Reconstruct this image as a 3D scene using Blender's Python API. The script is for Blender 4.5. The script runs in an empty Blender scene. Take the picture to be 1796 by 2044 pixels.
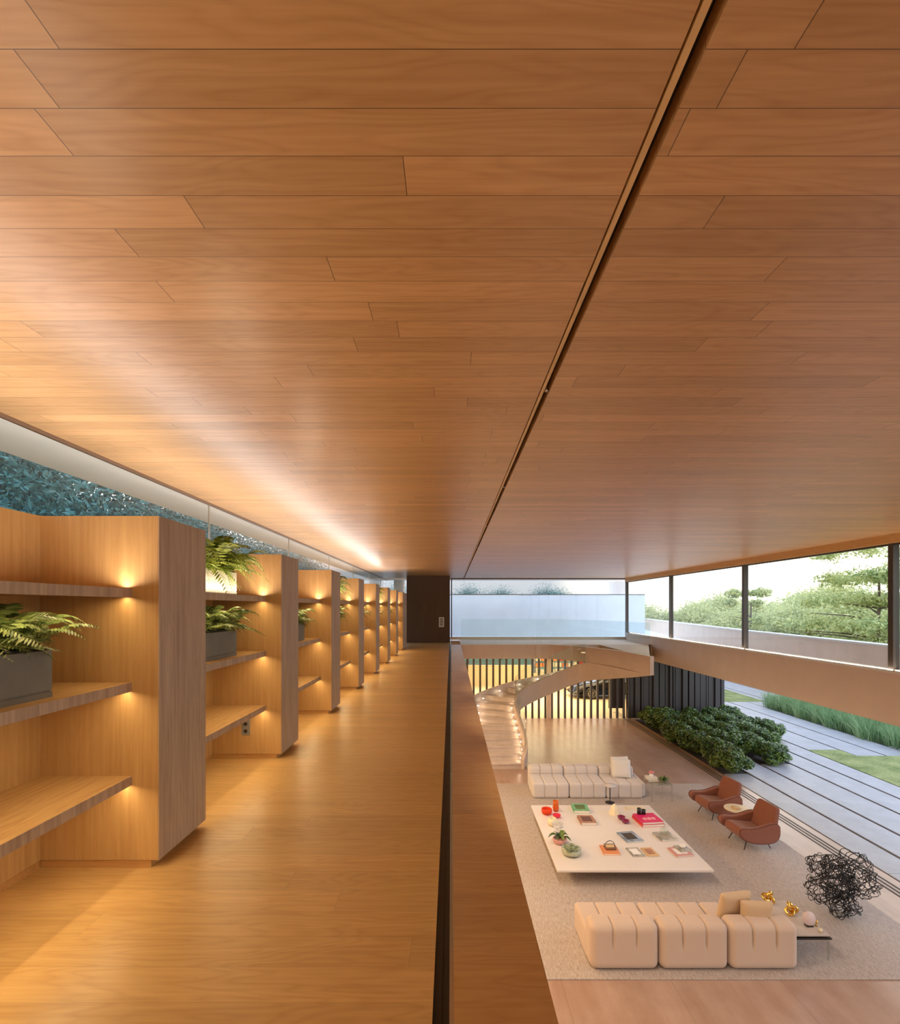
import bpy, bmesh, math, random
from mathutils import Vector, Matrix, noise
R = math.radians
PI = math.pi
random.seed(7)
S = bpy.context.scene
C = S.collection

# ------------------------------------------------------------------ camera
cam = bpy.data.objects.new('camera', bpy.data.cameras.new('camera'))
C.objects.link(cam)
cam.location = (0, 0, 5.1)
cam.rotation_euler = (R(90), 0, 0)
cam.data.sensor_fit = 'VERTICAL'
cam.data.sensor_height = 36
cam.data.sensor_width = 31.63
cam.data.lens = 36 * 1000 / 2044
cam.data.shift_x = -0.00098
cam.data.shift_y = 0.09295
cam.data.clip_start = 0.05
cam.data.clip_end = 500
S.camera = cam

# ------------------------------------------------------------------ colour management
S.view_settings.view_transform = 'Standard'
S.view_settings.look = 'None'
S.view_settings.gamma = 1
S.view_settings.use_curve_mapping = False
S.view_settings.exposure = 0.20

# ------------------------------------------------------------------ light levels
SKY_STRENGTH = 3.0
UPLIGHT_W = 26       # per bookcase bay, above the top
SHELF_W = 3.7        # per shelf strip
WARM = (1.0, 0.77, 0.42)
WARM2 = (1.0, 0.76, 0.50)

# ------------------------------------------------------------------ world: evening sky
W = bpy.data.worlds.new('evening_sky')
S.world = W
W.use_nodes = True
nt = W.node_tree
nt.nodes.clear()
tc = nt.nodes.new('ShaderNodeTexCoord')
sep = nt.nodes.new('ShaderNodeSeparateXYZ')
nt.links.new(tc.outputs['Generated'], sep.inputs[0])
ramp = nt.nodes.new('ShaderNodeValToRGB')
nt.links.new(sep.outputs['Z'], ramp.inputs[0])
e = ramp.color_ramp.elements
e[0].position = 0.0; e[0].color = (0.19, 0.20, 0.225, 1)
e[1].position = 1.0; e[1].color = (0.42, 0.55, 0.86, 1)
x = ramp.color_ramp.elements.new(0.07); x.color = (0.24, 0.24, 0.26, 1)
x = ramp.color_ramp.elements.new(0.22); x.color = (0.90, 0.90, 0.90, 1)
x = ramp.color_ramp.elements.new(0.4); x.color = (0.62, 0.72, 0.92, 1)
dot = nt.nodes.new('ShaderNodeVectorMath'); dot.operation = 'DOT_PRODUCT'
nt.links.new(tc.outputs['Generated'], dot.inputs[0])
sv = Vector((0.75, 0.66, 0.06)).normalized()
dot.inputs[1].default_value = sv
r2 = nt.nodes.new('ShaderNodeValToRGB')
nt.links.new(dot.outputs['Value'], r2.inputs[0])
e = r2.color_ramp.elements
e[0].position = 0.795; e[0].color = (0, 0, 0, 1)
e[1].position = 1.0; e[1].color = (1, 1, 1, 1)
x = r2.color_ramp.elements.new(0.85); x.color = (0.32, 0.32, 0.32, 1)
mx = nt.nodes.new('ShaderNodeMix'); mx.data_type = 'RGBA'
nt.links.new(r2.outputs[0], mx.inputs['Factor'])
nt.links.new(ramp.outputs[0], mx.inputs['A'])
mx.inputs['B'].default_value = (1.25, 1.10, 0.88, 1)
bg = nt.nodes.new('ShaderNodeBackground')
nt.links.new(mx.outputs['Result'], bg.inputs[0])
bg.inputs[1].default_value = SKY_STRENGTH
ow = nt.nodes.new('ShaderNodeOutputWorld')
nt.links.new(bg.outputs[0], ow.inputs[0])


def area(name, loc, rot, sx, sy, power, col, parent=None, spread=180):
    L = bpy.data.lights.new(name, 'AREA')
    L.shape = 'RECTANGLE'
    L.size = sx
    L.size_y = sy
    L.energy = power
    L.color = col
    L.spread = R(spread)
    o = bpy.data.objects.new(name, L)
    C.objects.link(o)
    o.location = loc
    o.rotation_euler = rot
    if parent:
        o.parent = parent
    return o


# large area lights of the place, and an added fill behind the camera
area('gallery_uplight', (-2.6, 9.9, 5.70), (R(180), 0, 0), 0.12, 17, 115, (1.0, 0.92, 0.90))
area('lower_ceiling_light', (-1.2, 11, 2.95), (0, R(-18), 0), 1.2, 14, 520, (1.0, 0.70, 0.38))
area('garage_light', (4.5, 28, 2.95), (0, 0, 0), 8, 6, 780, (1.0, 0.80, 0.48))
area('foyer_light', (4.0, 21.6, 2.99), (0, 0, 0), 7, 1.2, 80, (1.0, 0.66, 0.30))
area('rear_room_light', (2.0, -5.5, 6.3), (0, 0, 0), 10, 2.5, 270, (1.0, 0.82, 0.56))  # added fill, unseen behind the camera, to brighten the upper room


area('added_sill_fill', (8.035, 8.2, 3.945), (R(180), R(14), 0), 0.02, 29, 150, (1.0, 0.84, 0.66))  # added strip on the sill to lift the right side of the ceiling


def spot(name, loc, target, power, col, size=70, blend=0.8, rad=0.05):
    L = bpy.data.lights.new(name, 'SPOT')
    L.energy = power
    L.color = col
    L.spot_size = R(size)
    L.spot_blend = blend
    L.shadow_soft_size = rad
    o = bpy.data.objects.new(name, L)
    C.objects.link(o)
    o.location = loc
    o.rotation_euler = (Vector(target) - Vector(loc)).to_track_quat('-Z', 'Y').to_euler()
    return o


# track spots in the ceiling slot
for yy, ty, tx in ((3.1, 5.5, 3.5), (5.6, 8.2, 3.4), (8.3, 10.5, 3.6), (11.4, 13.2, 3.6)):
    spot('track_spot', (0.59, yy, 6.40), (tx, ty, 0), 330, (1.0, 0.84, 0.66))


# ------------------------------------------------------------------ materials
class G:
    def __init__(self, name):
        self.m = bpy.data.materials.new(name)
        self.m.use_nodes = True
        self.t = self.m.node_tree
        self.t.nodes.clear()
        self.out = self.t.nodes.new('ShaderNodeOutputMaterial')

    def n(self, kind, **kw):
        nd = self.t.nodes.new('ShaderNode' + kind)
        for k, v in kw.items():
            setattr(nd, k, v)
        return nd

    def l(self, a, b):
        self.t.links.new(a, b)

    def math(self, op, a, b=None, c=None):
        nd = self.n('Math', operation=op)
        for i, v in enumerate((a, b, c)):
            if v is None:
                continue
            if isinstance(v, (int, float)):
                nd.inputs[i].default_value = v
            else:
                self.l(v, nd.inputs[i])
        return nd.outputs[0]

    def noise(self, vec, scale, detail=3, rough=0.5):
        nd = self.n('TexNoise')
        nd.inputs['Scale'].default_value = scale
        nd.inputs['Detail'].default_value = detail
        nd.inputs['Roughness'].default_value = rough
        if vec is not None:
            self.l(vec, nd.inputs['Vector'])
        return nd.outputs['Fac']

    def comb(self, x, y, z):
        nd = self.n('CombineXYZ')
        for i, v in enumerate((x, y, z)):
            if isinstance(v, (int, float)):
                nd.inputs[i].default_value = v
            else:
                self.l(v, nd.inputs[i])
        return nd.outputs[0]

    def ramp(self, fac, stops):
        nd = self.n('ValToRGB')
        el = nd.color_ramp.elements
        while len(el) > 1:
            el.remove(el[-1])
        el[0].position = stops[0][0]
        el[0].color = (*stops[0][1], 1)
        for p, c in stops[1:]:
            q = el.new(p)
            q.color = (*c, 1)
        self.l(fac, nd.inputs[0])
        return nd.outputs[0]

    def mix(self, fac, a, b, mode='MIX'):
        nd = self.n('Mix', data_type='RGBA', blend_type=mode)
        for k, v in (('Factor', fac), ('A', a), ('B', b)):
            if isinstance(v, (int, float)):
                nd.inputs[k].default_value = v
            elif isinstance(v, tuple):
                nd.inputs[k].default_value = (*v, 1)
            else:
                self.l(v, nd.inputs[k])
        return nd.outputs['Result']

    def bsdf(self, col, rough=0.5, metal=0.0, spec=0.5, bump=None, bstr=0.1, **kw):
        b = self.n('BsdfPrincipled')
        for k, v in (('Base Color', col), ('Roughness', rough), ('Metallic', metal), ('Specular IOR Level', spec)):
            if isinstance(v, (int, float)):
                b.inputs[k].default_value = v
            elif isinstance(v, tuple):
                b.inputs[k].default_value = (*v, 1)
            else:
                self.l(v, b.inputs[k])
        for k, v in kw.items():
            b.inputs[k.replace('_', ' ')].default_value = v
        if bump is not None:
            bp = self.n('Bump')
            bp.inputs['Strength'].default_value = bstr
            bp.inputs['Distance'].default_value = 0.01
            self.l(bump, bp.inputs['Height'])
            self.l(bp.outputs[0], b.inputs['Normal'])
        self.l(b.outputs[0], self.out.inputs[0])
        return b


def plain(name, col, rough=0.5, metal=0.0, spec=0.5, nscale=0, namp=0.15, **kw):
    g = G(name)
    if nscale:
        t = g.n('TexCoord')
        f = g.noise(t.outputs['Object'], nscale, 4)
        c2 = tuple(v * (1 - namp) for v in col)
        c1 = tuple(min(1, v * (1 + namp)) for v in col)
        c = g.ramp(f, [(0.3, c2), (0.7, c1)])
        g.bsdf(c, rough, metal, spec, **kw)
    else:
        g.bsdf(col, rough, metal, spec, **kw)
    return g.m


def wood(name, dark, light, along='X', across='Y', w=0, length=1.9, rough=0.42, spec=0.4, tone=0.16, gap=0.0022, seed=0.0, gapdark=0.35, off=(0, 0), rings=0.16):
    """oak: streaks along the grain, optional planks with staggered ends"""
    g = G(name)
    t = g.n('TexCoord')
    s = g.n('SeparateXYZ')
    g.l(t.outputs['Object'], s.inputs[0])
    ax = {'X': s.outputs[0], 'Y': s.outputs[1], 'Z': s.outputs[2]}
    third = ax[[k for k in 'XYZ' if k not in (along, across)][0]]
    a = g.math('ADD', ax[along], off[0])
    c = g.math('ADD', ax[across], off[1])
    if w:
        row = g.math('FLOOR', g.math('DIVIDE', c, w))
        wn = g.n('TexWhiteNoise', noise_dimensions='1D')
        g.l(g.math('ADD', row, seed), wn.inputs['W'])
        sh = g.math('MULTIPLY', wn.outputs['Value'], length * 3)
        u = g.math('DIVIDE', g.math('ADD', a, sh), length)
        idx = g.math('FLOOR', u)
        wn2 = g.n('TexWhiteNoise', noise_dimensions='2D')
        g.l(g.comb(row, idx, 0.0), wn2.inputs['Vector'])
        pid = wn2.outputs['Value']
        fu = g.math('MULTIPLY', g.math('FRACT', u), length)
        fc = g.math('MULTIPLY', g.math('FRACT', g.math('DIVIDE', c, w)), w)
        j1 = g.math('LESS_THAN', fu, gap * 1.3)
        j2 = g.math('LESS_THAN', fc, gap)
        joint = g.math('MAXIMUM', j1, j2)
        pofs = g.math('MULTIPLY', pid, 37.0)
    else:
        pid = None
        joint = None
        pofs = 0.0
    v1 = g.comb(g.math('MULTIPLY', a, 1.3), g.math('MULTIPLY', g.math('ADD', c, pofs), 38.0), g.math('MULTIPLY', third, 38.0))
    n1 = g.noise(v1, 1.0, 5, 0.6)
    v2 = g.comb(g.math('MULTIPLY', a, 0.9), g.math('MULTIPLY', g.math('ADD', c, pofs), 6.0), g.math('MULTIPLY', third, 6.0))
    n2 = g.noise(v2, 1.0, 2, 0.5)
    ringv = g.math('ABSOLUTE', g.math('SINE', g.math('MULTIPLY', n2, 42.0)))
    f = g.math('ADD', g.math('MULTIPLY', n1, 0.62), g.math('ADD', g.math('MULTIPLY', ringv, rings), g.math('MULTIPLY', n2, 0.24)))
    col = g.ramp(f, [(0.28, dark), (0.72, light)])
    if w:
        k = g.math('ADD', 1 - tone, g.math('MULTIPLY', pid, 2 * tone))
        col = g.mix(1.0, col, g.comb(k, k, k), 'MULTIPLY')
        kk = g.math('SUBTRACT', 1.0, g.math('MULTIPLY', joint, 1 - gapdark))
        col = g.mix(1.0, col, g.comb(kk, kk, kk), 'MULTIPLY')
    g.bsdf(col, rough, 0, spec, bump=n1, bstr=0.05)
    return g.m


def glass(name, tint=(0.95, 0.98, 0.97), refl=0.9, thick_ior=1.45):
    g = G(name)
    tr = g.n('BsdfTransparent'); tr.inputs[0].default_value = (*tint, 1)
    gl = g.n('BsdfGlossy'); gl.inputs['Roughness'].default_value = 0.0; gl.inputs[0].default_value = (refl, refl, refl, 1)
    # Schlick reflectance from either side of the thin pane
    ge = g.n('NewGeometry')
    dp = g.n('VectorMath', operation='DOT_PRODUCT')
    g.l(ge.outputs['Normal'], dp.inputs[0]); g.l(ge.outputs['Incoming'], dp.inputs[1])
    om = g.math('SUBTRACT', 1.0, g.math('MINIMUM', 1.0, g.math('ABSOLUTE', dp.outputs['Value'])))
    fr = g.math('ADD', 0.035, g.math('MULTIPLY', 0.965, g.math('POWER', om, 5.0)))
    m = g.n('MixShader')
    g.l(fr, m.inputs[0]); g.l(tr.outputs[0], m.inputs[1]); g.l(gl.outputs[0], m.inputs[2])
    g.l(m.outputs[0], g.out.inputs[0])
    return g.m


def emis(name, col, s):
    g = G(name)
    e = g.n('Emission'); e.inputs[0].default_value = (*col, 1); e.inputs[1].default_value = s
    g.l(e.outputs[0], g.out.inputs[0])
    return g.m


def leafmat(name, c1, c2, scale=3.0, trans=0.35, rough=0.5, spec=0.4):
    g = G(name)
    t = g.n('TexCoord')
    gi = g.n('NewGeometry')
    f = g.math('ADD', g.math('MULTIPLY', g.noise(t.outputs['Object'], scale, 3), 0.7), g.math('MULTIPLY', gi.outputs['Random Per Island'], 0.4))
    col = g.ramp(f, [(0.3, c1), (0.75, c2)])
    b = g.bsdf(col, rough, 0, spec)
    tl = g.n('BsdfTranslucent'); g.l(col, tl.inputs[0])
    m = g.n('MixShader'); m.inputs[0].default_value = trans
    g.l(b.outputs[0], m.inputs[1]); g.l(tl.outputs[0], m.inputs[2]); g.l(m.outputs[0], g.out.inputs[0])
    return g.m


OAK_D, OAK_L = (0.40, 0.19, 0.062), (0.60, 0.335, 0.130)
M = {}
M['ceil'] = wood('oak_ceiling_planks', (0.47, 0.25, 0.098), (0.66, 0.395, 0.185), 'X', 'Y', w=0.1416, length=1.75, rough=0.34, tone=0.11, off=(0.35, 0.0814), gapdark=0.25, seed=4.0, rings=0.12)
M['floor'] = wood('oak_floor_planks', (0.45, 0.255, 0.092), (0.60, 0.375, 0.155), 'X', 'Y', w=0.19, length=2.3, rough=0.34, tone=0.09, gap=0.0012, gapdark=0.6, seed=11.0, spec=0.45)
M['ledge'] = wood('oak_ledge', (0.40, 0.195, 0.065), (0.53, 0.29, 0.11), 'X', 'Y', w=0.33, length=9.0, rough=0.45, tone=0.07, gap=0.0012, gapdark=0.7, seed=2.0)
M['oakz'] = wood('oak_veneer_upright', (0.41, 0.225, 0.080), (0.60, 0.375, 0.165), 'Z', 'Y', rough=0.5, rings=0.04)
M['oaky'] = wood('oak_veneer_shelf', (0.41, 0.225, 0.080), (0.60, 0.375, 0.165), 'Y', 'X', rough=0.5)
M['oakx'] = wood('oak_trim', (0.62, 0.38, 0.15), (0.78, 0.52, 0.25), 'Y', 'X', rough=0.5)
M['greyoak'] = wood('daylit_oak_front', (0.33, 0.225, 0.165), (0.62, 0.47, 0.37), 'Z', 'Y', rough=0.6, rings=0.05)  # oak with the cool window daylight put into its colour
M['fascia'] = plain('brown_painted_fascia', (0.72, 0.57, 0.46), 0.6, nscale=3, namp=0.04)
M['beam'] = plain('clay_painted_beam', (0.76, 0.66, 0.60), 0.65, nscale=2, namp=0.03)
M['white'] = plain('white_plaster', (0.80, 0.78, 0.75), 0.7, nscale=2, namp=0.03)
M['soffit'] = plain('pale_soffit', (0.92, 0.79, 0.74), 0.7, nscale=2, namp=0.03)
M['bluewall'] = plain('pale_render', (0.80, 0.83, 0.86), 0.6, nscale=1.5, namp=0.04)
M['black'] = plain('black_aluminium', (0.012, 0.010, 0.010), 0.4)
M['darkbronze'] = plain('dark_bronze_metal', (0.045, 0.035, 0.028), 0.38, 0.6)
M['headstrip'] = plain('brown_head_strip', (0.20, 0.10, 0.05), 0.5)
M['frame'] = plain('window_frame_metal', (0.10, 0.085, 0.075), 0.35, 0.5)
M['steel'] = plain('brushed_steel', (0.62, 0.58, 0.52), 0.3, 1.0)
M['glass'] = glass('clear_glass')
M['glass2'] = glass('balustrade_glass', (0.93, 0.97, 0.96))
M['darkdoor'] = wood('dark_walnut_panel', (0.10, 0.055, 0.032), (0.15, 0.085, 0.052), 'Z', 'X', rough=0.5)
M['batten'] = plain('dark_bronze_battens', (0.085, 0.074, 0.070), 0.45, 0.3)
M['garagewall'] = plain('beige_render', (0.62, 0.48, 0.30), 0.8, nscale=3, namp=0.05)
M['led'] = emis('warm_led', (1.0, 0.66, 0.32), 2.5)
M['spot'] = emis('step_light_glow', (1.0, 0.86, 0.66), 6)
M['concrete'] = plain('grey_concrete_planter', (0.20, 0.19, 0.175), 0.75, nscale=6, namp=0.10)
M['palecon'] = plain('pale_planter', (0.36, 0.31, 0.25), 0.7, nscale=6, namp=0.06)
M['soil'] = plain('dark_soil', (0.03, 0.02, 0.014), 0.95, nscale=20, namp=0.4)
M['fern'] = leafmat('fern_fronds', (0.04, 0.075, 0.015), (0.27, 0.33, 0.10), 9, 0.22)
M['fern2'] = leafmat('bright_fern_fronds', (0.04, 0.08, 0.01), (0.32, 0.38, 0.05), 9, 0.25)
M['brass'] = plain('polished_brass', (0.85, 0.55, 0.14), 0.16, 1.0)


def stone(name, c1, c2, w=1.2, l=1.2, rough=0.3, jd=0.6, rotmix=0.0):
    g = G(name)
    t = g.n('TexCoord')
    s = g.n('SeparateXYZ'); g.l(t.outputs['Object'], s.inputs[0])
    n1 = g.noise(g.comb(g.math('MULTIPLY', s.outputs[0], 3.0), g.math('MULTIPLY', s.outputs[1], 0.5), 0.0), 1.0, 6, 0.6)
    n2 = g.noise(t.outputs['Object'], 2.2, 4, 0.6)
    f = g.math('ADD', g.math('MULTIPLY', n1, 0.6), g.math('MULTIPLY', n2, 0.4))
    col = g.ramp(f, [(0.32, c1), (0.7, c2)])
    jx = g.math('LESS_THAN', g.math('FRACT', g.math('DIVIDE', s.outputs[0], w)), 0.006 / w)
    jy = g.math('LESS_THAN', g.math('FRACT', g.math('DIVIDE', s.outputs[1], l)), 0.006 / l)
    j = g.math('MAXIMUM', jx, jy)
    k = g.math('SUBTRACT', 1.0, g.math('MULTIPLY', j, 1 - jd))
    col = g.mix(1.0, col, g.comb(k, k, k), 'MULTIPLY')
    g.bsdf(col, rough, 0, 0.5)
    return g.m


M['marble'] = stone('rose_travertine', (0.35, 0.21, 0.145), (0.50, 0.345, 0.265), 1.5, 3.0, 0.28)
M['stairstone'] = plain('stair_stone', (0.66, 0.56, 0.50), 0.45, nscale=4, namp=0.08)
M['garfloor'] = plain('garage_floor', (0.62, 0.50, 0.33), 0.5, nscale=2, namp=0.05)


def pavermat():
    g = G('grey_basalt_paver')
    t = g.n('TexCoord')
    n1 = g.noise(t.outputs['Object'], 1.6, 6, 0.65)
    n2 = g.noise(t.outputs['Object'], 60, 2, 0.5)
    f = g.math('ADD', g.math('MULTIPLY', n1, 0.7), g.math('MULTIPLY', n2, 0.3))
    col = g.ramp(f, [(0.3, (0.30, 0.285, 0.28)), (0.7, (0.46, 0.44, 0.43))])
    g.bsdf(col, 0.45, 0, 0.5)
    return g.m


M['paver'] = pavermat()


def rugmat():
    g = G('mottled_wool_rug')
    t = g.n('TexCoord')
    s = g.n('SeparateXYZ'); g.l(t.outputs['Object'], s.inputs[0])
    n1 = g.noise(g.comb(g.math('MULTIPLY', s.outputs[0], 50.0), g.math('MULTIPLY', s.outputs[1], 9.0), 0.0), 1.0, 4, 0.7)
    n2 = g.noise(t.outputs['Object'], 60, 3, 0.6)
    f = g.math('ADD', g.math('MULTIPLY', n1, 0.55), g.math('MULTIPLY', n2, 0.45))
    col = g.ramp(f, [(0.36, (0.31, 0.235, 0.19)), (0.52, (0.47, 0.395, 0.345)), (0.66, (0.60, 0.53, 0.475))])
    g.bsdf(col, 0.6, 0, 0.4, bump=f, bstr=0.35)
    return g.m


M['rug'] = rugmat()


def fabric(name, col, sc=180):
    g = G(name)
    t = g.n('TexCoord')
    f = g.noise(t.outputs['Object'], sc, 2, 0.5)
    c = g.ramp(f, [(0.3, tuple(v * 0.88 for v in col)), (0.7, tuple(min(1, v * 1.08) for v in col))])
    b = g.bsdf(c, 0.9, 0, 0.15, bump=f, bstr=0.15)
    b.inputs['Sheen Weight'].default_value = 0.2
    return g.m


M['sofa1'] = fabric('sand_sofa_fabric', (0.61, 0.46, 0.36))
M['sofa2'] = fabric('ivory_sofa_fabric', (0.66, 0.60, 0.57))
M['cush1'] = fabric('tan_cushion_fabric', (0.60, 0.42, 0.26))
M['cush2'] = fabric('white_cushion_fabric', (0.76, 0.72, 0.68))
M['velvet'] = fabric('rust_velvet', (0.27, 0.098, 0.060))
M['velvetd'] = fabric('rust_velvet_piping', (0.12, 0.035, 0.025))
M['tabletop'] = plain('pale_lacquer_tabletop', (0.74, 0.67, 0.62), 0.35, nscale=2, namp=0.02)
M['tableleg'] = plain('table_base_bronze', (0.10, 0.075, 0.06), 0.5, 0.2)


def grassmat(name, a, b, sc=12):
    g = G(name)
    t = g.n('TexCoord')
    f = g.noise(t.outputs['Object'], sc, 6, 0.7)
    f2 = g.noise(t.outputs['Object'], sc * 0.12, 2, 0.5)
    ff = g.math('ADD', g.math('MULTIPLY', f, 0.55), g.math('MULTIPLY', f2, 0.45))
    col = g.ramp(ff, [(0.35, a), (0.65, b)])
    g.bsdf(col, 0.9, 0, 0.2, bump=f, bstr=0.8)
    return g.m


M['lawn'] = grassmat('lawn', (0.11, 0.15, 0.04), (0.36, 0.36, 0.14), 14)
M['ground'] = grassmat('garden_ground', (0.10, 0.13, 0.05), (0.22, 0.26, 0.10), 3)
M['tallgrass'] = leafmat('tall_grass_blades', (0.10, 0.24, 0.08), (0.42, 0.55, 0.28), 2.0, 0.4)
M['shrub'] = leafmat('glossy_dark_leaves', (0.015, 0.040, 0.012), (0.19, 0.30, 0.05), 2.2, 0.18, 0.3, 0.6)
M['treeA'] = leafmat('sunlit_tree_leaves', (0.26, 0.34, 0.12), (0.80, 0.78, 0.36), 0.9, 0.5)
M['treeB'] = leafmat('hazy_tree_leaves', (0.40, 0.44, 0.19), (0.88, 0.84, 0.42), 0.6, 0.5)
M['treeC'] = leafmat('blue_green_leaves', (0.02, 0.075, 0.075), (0.12, 0.30, 0.28), 1.6, 0.22, 0.8, 0.06)
M['bark'] = plain('tree_bark', (0.16, 0.11, 0.08), 0.9, nscale=6, namp=0.3)


# ------------------------------------------------------------------ mesh helpers
class MB:
    def __init__(self):
        self.v = []
        self.f = []

    def add(self, vs, fs):
        o = len(self.v)
        self.v += [tuple(p) for p in vs]
        self.f += [tuple(i + o for i in f) for f in fs]
        return self

    def box(self, x0, y0, z0, x1, y1, z1):
        v = [(x0, y0, z0), (x1, y0, z0), (x1, y1, z0), (x0, y1, z0), (x0, y0, z1), (x1, y0, z1), (x1, y1, z1), (x0, y1, z1)]
        return self.add(v, [(0, 3, 2, 1), (4, 5, 6, 7), (0, 1, 5, 4), (1, 2, 6, 5), (2, 3, 7, 6), (3, 0, 4, 7)])

    def prism(self, poly, z0, z1):
        n = len(poly)
        v = [(p[0], p[1], z0) for p in poly] + [(p[0], p[1], z1) for p in poly]
        f = [tuple(range(n))[::-1], tuple(range(n, 2 * n))]
        f += [(i, (i + 1) % n, n + (i + 1) % n, n + i) for i in range(n)]
        return self.add(v, f)

    def tube(self, pts, r, n=8, closed=False, r2=None):
        pts = [Vector(p) for p in pts]
        m = len(pts)
        vs = []
        up = Vector((0.13, 0.21, 0.97)).normalized()
        for i, p in enumerate(pts):
            if closed:
                d = pts[(i + 1) % m] - pts[i - 1]
            else:
                d = pts[min(i + 1, m - 1)] - pts[max(i - 1, 0)]
            if d.length < 1e-9:
                d = Vector((0, 0, 1))
            d.normalize()
            a = d.cross(up)
            if a.length < 0.05:
                a = d.cross(Vector((1, 0, 0)))
            a.normalize()
            b = d.cross(a)
            rr = r if r2 is None else r + (r2 - r) * i / (m - 1)
            for k in range(n):
                t = 2 * PI * k / n
                vs.append(p + a * math.cos(t) * rr + b * math.sin(t) * rr)
        fs = []
        seg = m if closed else m - 1
        for i in range(seg):
            j = (i + 1) % m
            for k in range(n):
                fs.append((i * n + k, i * n + (k + 1) % n, j * n + (k + 1) % n, j * n + k))
        if not closed:
            fs.append(tuple(range(n))[::-1])
            fs.append(tuple(range((m - 1) * n, m * n)))
        return self.add(vs, fs)

    def lathe(self, prof, n=28, c=(0, 0, 0)):
        vs = []
        for r, z in prof:
            for k in range(n):
                t = 2 * PI * k / n
                vs.append((c[0] + r * math.cos(t), c[1] + r * math.sin(t), c[2] + z))
        fs = []
        for i in range(len(prof) - 1):
            for k in range(n):
                fs.append((i * n + k, i * n + (k + 1) % n, (i + 1) * n + (k + 1) % n, (i + 1) * n + k))
        fs.append(tuple(range(n))[::-1])
        fs.append(tuple(range((len(prof) - 1) * n, len(prof) * n)))
        return self.add(vs, fs)

    def rbox(self, cx, cy, cz, sx, sy, sz, r, n=(8, 8, 8), disp=None):
        """rounded box on a surface grid; disp(p, normal, (u,v,w)) may move points"""
        hx, hy, hz = sx / 2, sy / 2, sz / 2
        r = min(r, hx, hy, hz)
        idx = {}
        vs = []
        fs = []
        nx, ny, nz = n

        def vert(i, j, k):
            key = (i, j, k)
            if key in idx:
                return idx[key]
            u, v, w = 2 * i / nx - 1, 2 * j / ny - 1, 2 * k / nz - 1
            # concentrate samples near the corners
            def warp(t):
                return math.sin(t * PI / 2) * 0.45 + t * 0.55
            p = Vector((warp(u) * hx, warp(v) * hy, warp(w) * hz))
            q = Vector((max(-hx + r, min(hx - r, p.x)), max(-hy + r, min(hy - r, p.y)), max(-hz + r, min(hz - r, p.z))))
            d = p - q
            if d.length < 1e-9:
                # flat face
                d = Vector((1 if i == nx else -1 if i == 0 else 0, 1 if j == ny else -1 if j == 0 else 0, 1 if k == nz else -1 if k == 0 else 0))
                nrm = d.normalized()
                pp = p
            else:
                nrm = d.normalized()
                pp = q + nrm * r
            if disp:
                pp = disp(pp, nrm, (pp.x / hx, pp.y / hy, pp.z / hz))
            idx[key] = len(vs)
            vs.append((cx + pp.x, cy + pp.y, cz + pp.z))
            return idx[key]
        for i in range(nx):
            for j in range(ny):
                fs.append((vert(i, j, 0), vert(i, j + 1, 0), vert(i + 1, j + 1, 0), vert(i + 1, j, 0)))
                fs.append((vert(i, j, nz), vert(i + 1, j, nz), vert(i + 1, j + 1, nz), vert(i, j + 1, nz)))
        for i in range(nx):
            for k in range(nz):
                fs.append((vert(i, 0, k), vert(i + 1, 0, k), vert(i + 1, 0, k + 1), vert(i, 0, k + 1)))
                fs.append((vert(i, ny, k), vert(i, ny, k + 1), vert(i + 1, ny, k + 1), vert(i + 1, ny, k)))
        for j in range(ny):
            for k in range(nz):
                fs.append((vert(0, j, k), vert(0, j, k + 1), vert(0, j + 1, k + 1), vert(0, j + 1, k)))
                fs.append((vert(nx, j, k), vert(nx, j + 1, k), vert(nx, j + 1, k + 1), vert(nx, j, k + 1)))
        return self.add(vs, fs)

    def xf(self, mat):
        self.v = [tuple(mat @ Vector(p)) for p in self.v]
        return self

    def build(self, name, mat, parent=None, smooth=False, bevel=0, loc=None, angle=None):
        me = bpy.data.meshes.new(name)
        me.from_pydata(self.v, [], self.f)
        me.update()
        o = bpy.data.objects.new(name, me)
        me.materials.append(mat)
        C.objects.link(o)
        if parent:
            o.parent = parent
        if loc:
            o.location = loc
        if smooth:
            for p in me.polygons:
                p.use_smooth = True
        if bevel:
            md = o.modifiers.new('bevel', 'BEVEL')
            md.width = bevel
            md.segments = 2
            md.limit_method = 'ANGLE'
        return o


def tag(o, label=None, cat=None, group=None, kind=None):
    if label: o['label'] = label
    if cat: o['category'] = cat
    if group: o['group'] = group
    if kind: o['kind'] = kind
    return o


def thing(name, label, cat, loc=(0, 0, 0), rz=0, group=None):
    o = bpy.data.objects.new(name, None)
    o.empty_display_size = 0.1
    C.objects.link(o)
    o.location = loc
    o.rotation_euler = (0, 0, rz)
    return tag(o, label, cat, group)


def struct(name, mb, mat, label, cat='wall', **kw):
    o = mb.build(name, mat, **kw)
    return tag(o, label, cat, None, 'structure')


def dup(root, loc=None, rz=None, label=None, group=None, scale=None):
    def cp(o, par):
        c = o.copy()
        C.objects.link(c)
        if par:
            c.parent = par
        for ch in list(o.children):
            cp(ch, c)
        return c
    kids = cp(root, None)
    if loc is not None: kids.location = loc
    if rz is not None: kids.rotation_euler = (0, 0, rz)
    if label: kids['label'] = label
    if group: kids['group'] = group
    if scale is not None: kids.scale = scale
    return kids


CZ = 5.1


def P(x, y, z=0.0):
    """place on the horizontal plane z that shows at pixel (x, y)"""
    Y = 1000 * (CZ - z) / (y - 1212)
    return Vector(((x - 900) * Y / 1000, Y, z))


# =================================================================== STRUCTURE
FZ = 3.6      # upper floor
HZ = 6.43     # ceiling
ENDY = 23.1
NEAR = -7.0

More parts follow.
